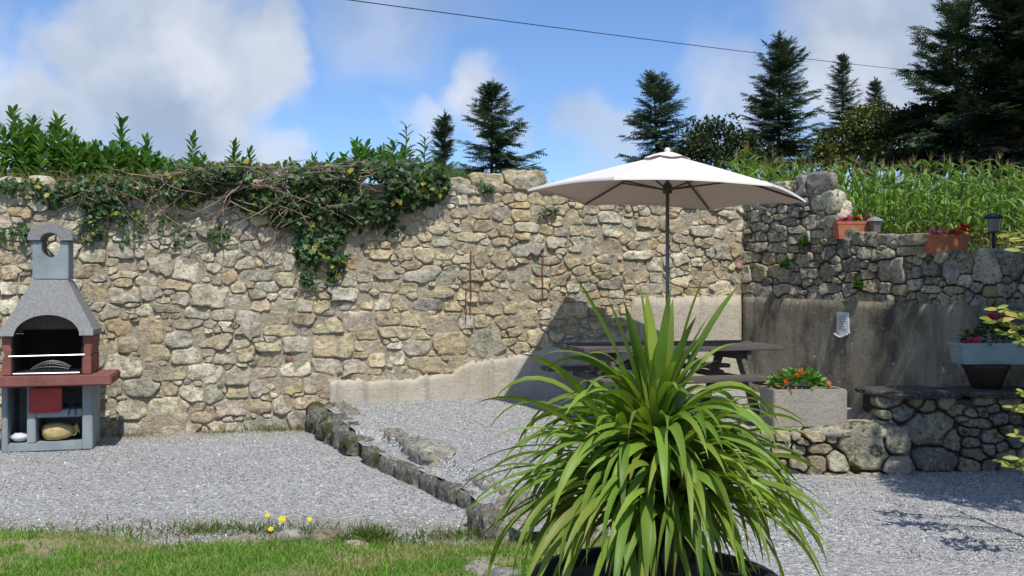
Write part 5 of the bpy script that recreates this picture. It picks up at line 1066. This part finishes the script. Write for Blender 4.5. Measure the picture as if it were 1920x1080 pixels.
# ------------------------------------------------------------------ trees
SPV = []; SPF = []
for k in range(9):
    f = k / 8; s = -1 if k % 2 else 1; y = f * .85; L = .40 * (1 - .6 * f); n0 = len(SPV)
    SPV += [(0, y, 0), (0, y + .17, 0), (s * L, y + .10 + L * .55, -.05)]; SPF.append((n0, n0 + 1, n0 + 2))
SPV += [(-.03, .6, 0), (.03, .6, 0), (0, 1.08, .03)]; SPF.append((27, 28, 29)); SPV = np.array(SPV); SPF = np.array(SPF)
def conifer(label, x, d, ytop, ybase, half_px, col, seed, shape=1.0, dens=1.0, lean=0.0, skew=0.0, droop=.25, gap=.0, group='conifers beyond the wall'):
    r_ = random.Random(seed); top = at(x, ytop, d); gz = ter_z(top.x, d); H = top.z - gz; half = half_px / F_PX * d; zb = max(.4, EYE + (HOR - ybase) / F_PX * d - gz)
    t = thing('conifer_tree', label, 'tree', (top.x, d, gz), 0, group)
    b = MB(); b.tube([(0, 0, 0), (lean * .4, 0, H * .5), (lean, 0, H)], [H * .018, H * .011, .015], 7); tr_ = obj('trunk', b.mesh('trunk'), M['bark'], t); P = []; D = []; S = []; lb = MB()
    z = zb; 
    while z < H - .1:
        f = (z - zb) / (H - zb); Lm = half * ((1 - f) ** shape) + .10
        nb = max(3, int((6.5 + 3.5 * (1 - f)) * dens))
        for k in range(nb):
            az = r_.uniform(0, 6.283); L = Lm * r_.uniform(.35, 1.2) * (1 + skew * math.cos(az)); el = R(r_.uniform(-20, 18)) + R(38) * f - droop * (1 - f)
            if r_.random() < gap: continue
            p0 = Vector((lean * z / H, 0, z)); dv = Vector((math.cos(az) * math.cos(el), math.sin(az) * math.cos(el), math.sin(el))); n = max(3, int(L / .17)); pts = []
            for q in range(n + 1):
                g = q / n; p = p0 + dv * L * g + Vector((0, 0, (.16 * g * g - .10 * g) * L)); pts.append(p)
                if g > .12 or L < .5:
                    for s in (-1, 1, 0):
                        if s == 0 and r_.random() < .3: continue
                        sd_ = Vector((-math.sin(az), math.cos(az), 0)) * s; dd = dv * .75 + sd_ * r_.uniform(.5, 1.0) + Vector((0, 0, r_.uniform(-.35, .12))); P.append(p); D.append(dd); S.append((.29 + .22 * L * (1 - .6 * g)) * r_.uniform(.75, 1.25))
            P.append(pts[-1]); D.append(dv + Vector((0, 0, .15))); S.append(.28)
            lb.tube([pts[0], pts[n // 2], pts[-1]], [.02 + .012 * L, .012, .004], 3, False)
        z += (.15 + .12 * (1 - f)) * (H / 9) ** .5
    for q in range(5): P.append(Vector((lean, 0, H - .28 + .1 * q))); D.append(Vector((r_.uniform(-.5, .5), r_.uniform(-.5, .5), .8))); S.append(.26)
    n = len(P); pos = np.array(P); tt = tints(col, n, .45, .12); Mx = frames(np.array(D), rdir(n) * .5 + np.array([0, 0, 1.0]))
    V, F, T = scatter(SPV, SPF, pos, Mx, np.array(S)[:, None], tt); obj('crown', np_mesh('crown', V, [F], T), M['needle'], t, kind='stuff'); obj('limbs', lb.mesh('limbs'), M['bark'], tr_)
    return t
CG, CG2 = (.078, .125, .072), (.095, .145, .098)
conifer('dark spruce standing alone just left of the parasol', 922, 38, 160, 345, 80, CG, 1, .80, 1.0, 0, .05, .15, .1)
conifer('thin young conifer with few branches left of the lone spruce', 829, 41, 218, 335, 17, CG, 2, .35, .8, .1, 0, -.5, .25)
conifer('drooping fir directly behind the parasol top', 1236, 44, 143, 330, 74, CG2, 3, .62, 1.0, -.25, .12, .2, .12)
conifer('broad rounded spruce crossed by the cable', 1458, 43, 84, 330, 72, CG, 4, .38, 1.15, .1, .15, .05, .12)
conifer('slender pale fir right of the broad spruce', 1580, 62, 106, 290, 52, (.09, .13, .10), 5, .75, .95, 0, 0, .25, .1)
conifer('small pointed fir tip over the olive bushes', 1641, 66, 152, 290, 36, (.09, .13, .10), 6, .8, .95, 0, 0, .2, .1)
conifer('tall cedar-like conifer with long flat branches on the left', 1792, 37, 2, 300, 96, CG, 7, .50, 1.1, .1, -.30, .1, .22)
conifer('towering dark conifer cut by the right edge', 1905, 30, -95, 330, 95, (.036, .056, .032), 8, .30, 1.7, 0, -.1, .2, .05)
conifer('second dark conifer behind the towering one', 1990, 34, -60, 330, 130, (.036, .056, .032), 12, .4, 1.4, 0, -.1, .2, .05)
def broadleaf(label, x, d, ytop, w_px, lobes, col, n, size=.16, seed=0):
    top = at(x, ytop, d); gz = ter_z(top.x, d); H = top.z - gz; k = d / F_PX; t = thing('broadleaf_tree', label, 'tree', (top.x, d, gz), 0, 'broadleaf trees behind the maize'); b = MB(); b.tube([(0, 0, 0), (.1, 0, H * .5), (0, 0, H * .85)], [.16, .12, .04], 7); a = Acc(); tw = sum(l[2] * l[3] for l in lobes)
    for (lx, ly, rx, ry) in lobes:
        c = ((lx - x) * k, rng.uniform(-.6, .6), EYE + (HOR - ly) * k - gz); b.tube([(0, 0, H * .3), (c[0] * .6, c[1] * .6, (H * .3 + c[2]) / 2), c], [.07, .045, .02], 5)
        nc = max(5, int(n * rx * ry / tw / 60)); dd = rdir(nc, -.6, 1); cc = np.array(c) + dd * np.array([rx * k, rx * k * .8, ry * k]) * rng.uniform(.55, 1, (nc, 1))
        for q in range(nc): foliage_blob(cc[q], (rx * k * .36, rx * k * .36, ry * k * .30), 60, size, np.array(col) * rng.uniform(.6, 1.35), -1, a, .1)
    obj('trunk', b.mesh('trunk'), M['bark'], t); obj('crown', a.mesh('crown'), M['needle'], t, kind='stuff')
broadleaf('dark green bushy tree behind the right half of the parasol', 1345, 42, 218, 150, [(1345, 262, 62, 44), (1300, 285, 46, 34), (1395, 285, 50, 40), (1350, 310, 80, 30), (1430, 300, 40, 40)], (.06, .09, .035), 9000)
broadleaf('olive green bushy tree below the slender fir', 1625, 40, 196, 200, [(1640, 240, 60, 42), (1585, 268, 54, 36), (1690, 262, 50, 44), (1620, 298, 90, 28), (1540, 300, 40, 26)], (.13, .145, .04), 9500)
broadleaf('very dark rounded tree under the cedar-like conifer', 1735, 38, 190, 160, [(1735, 240, 58, 46), (1790, 240, 52, 60), (1760, 290, 84, 34), (1840, 270, 60, 60)], (.04, .055, .025), 12000)
broadleaf('black green hedge mass at the right edge of the field', 1890, 35, 120, 200, [(1880, 180, 66, 80), (1930, 140, 60, 90), (1900, 270, 80, 60), (1850, 230, 40, 60), (1960, 240, 70, 90), (1990, 60, 80, 120)], (.03, .042, .022), 15000)

# ------------------------------------------------------------------ small tree at the right, mostly outside the frame; it shades the bench corner
st = thing('shade_tree', 'small yellow-green leafed tree at the right edge, only leaf tips in view', 'tree', (4.35, 5.15, 0))
b = MB(); b.tube([(0, 0, 0), (.05, .1, 1.2), (.0, .3, 2.6)], [.07, .055, .035], 8)
for q in [(-.3, .4, 3.3), (.7, .4, 3.6), (0, .9, 3.9), (.1, -.3, 3.9), (-.2, 1.0, 3.4), (-.3, 1.5, 3.8)]: b.tube([(.0, .2, 2.0), (q[0] * .5, q[1] * .5 + .1, 2.6), q], [.035, .025, .01], 6)
b.tube([(-1.30, -.12, -.02), (-1.36, -.14, .7), (-1.32, -.14, 1.3), (-1.28, -.12, 1.9)], [.022, .017, .012, .004], 6); b.tube([(0, 0, .02), (-.7, -.08, .03), (-1.30, -.12, .0)], [.05, .035, .022], 6)
obj('trunk', b.mesh('trunk', 0, True), M['bark'], st); a = Acc()
for (cx, cy, cz, r) in [(-.2, .45, 3.3, .6), (.4, .6, 3.5, .85), (.1, 1.1, 3.6, .7), (.1, -.2, 3.9, .7), (-.2, 1.3, 3.9, .5), (.9, .2, 3.1, .7), (0, .5, 4.3, .7), (.9, 1.1, 3.2, .7), (.2, .1, 2.7, .5), (.05, 1.7, 4.0, .6), (.4, 2.1, 4.1, .7), (-.35, -.45, 3.8, .5), (-.1, .9, 3.4, .5), (.8, 1.9, 3.6, .6), (-.6, -.65, 3.7, .32), (-.3, -.1, 3.35, .45), (-.75, -.9, 3.9, .3), (-.35, .55, 3.9, .5), (.1, .2, 3.3, .6), (-.5, -.3, 4.3, .45), (-.15, .75, 4.1, .55), (.1, 1.4, 3.4, .5), (-.3, .2, 3.7, .5), (.2, .8, 3.1, .45), (-.6, -.2, 3.6, .3), (-.45, -.9, 3.7, .5), (-.3, -.5, 3.5, .5), (-.7, -.55, 3.8, .35), (-.1, -1.0, 3.7, .5)]: foliage_blob((cx, cy, cz), (r, r, r * .75), int(1700 * r * r) + 200, .085, (.13, .19, .03), -1, a, .05)
obj('crown', a.mesh('crown'), M['leaf'], st, kind='stuff')
tips = [(1868, 578, 5.0), (1905, 590, 5.0), (1898, 455, 5.05), (1915, 470, 5.0), (1880, 622, 5.0), (1912, 735, 4.9), (1898, 762, 4.9), (1905, 815, 4.9), (1885, 868, 4.95), (1912, 860, 4.9), (1860, 600, 5.0), (1915, 640, 4.95), (1890, 440, 5.05)]
for i, (x, y, d) in enumerate(tips):
    e = at(x, y, d) - st.location; o0 = Vector((-1.36 + .03 * e.z, -.14, max(.25, e.z - .16))); bb = MB(); bb.tube([o0, o0.lerp(e, .5) + Vector((0, 0, .03)), e], [.007, .005, .002], 5); br = obj('branch', bb.mesh('branch'), M['bark'], st)
    dv = (e - o0).normalized()
    for q in range(10):
        az = q * 2.4 + i; L = rng.uniform(.065, .09); sd_ = Vector((math.cos(az), math.sin(az), .1 * math.sin(az * 2))); dd = (dv * .5 + sd_).normalized(); s_ = dd.cross(Vector((rng.uniform(-.4, .4), -.8, .5))).normalized(); nn = s_.cross(dd)
        if 'VL' not in globals():
            VL = [py_mesh('leaf', LV * np.array([.75, 1, 1]), LF, t_, True) for t_ in ((.22, .27, .035), (.38, .35, .06), (.13, .2, .03))]
            for m_ in VL: m_.materials.append(M['leaf'])
        o = bpy.data.objects.new('leaf', VL[q % 3]); C.objects.link(o); o.parent = br; o.matrix_local = Matrix.Translation(e - dv * .022 * q) @ Matrix((s_, dd, nn)).transposed().to_4x4() @ Matrix.Scale(L, 4)
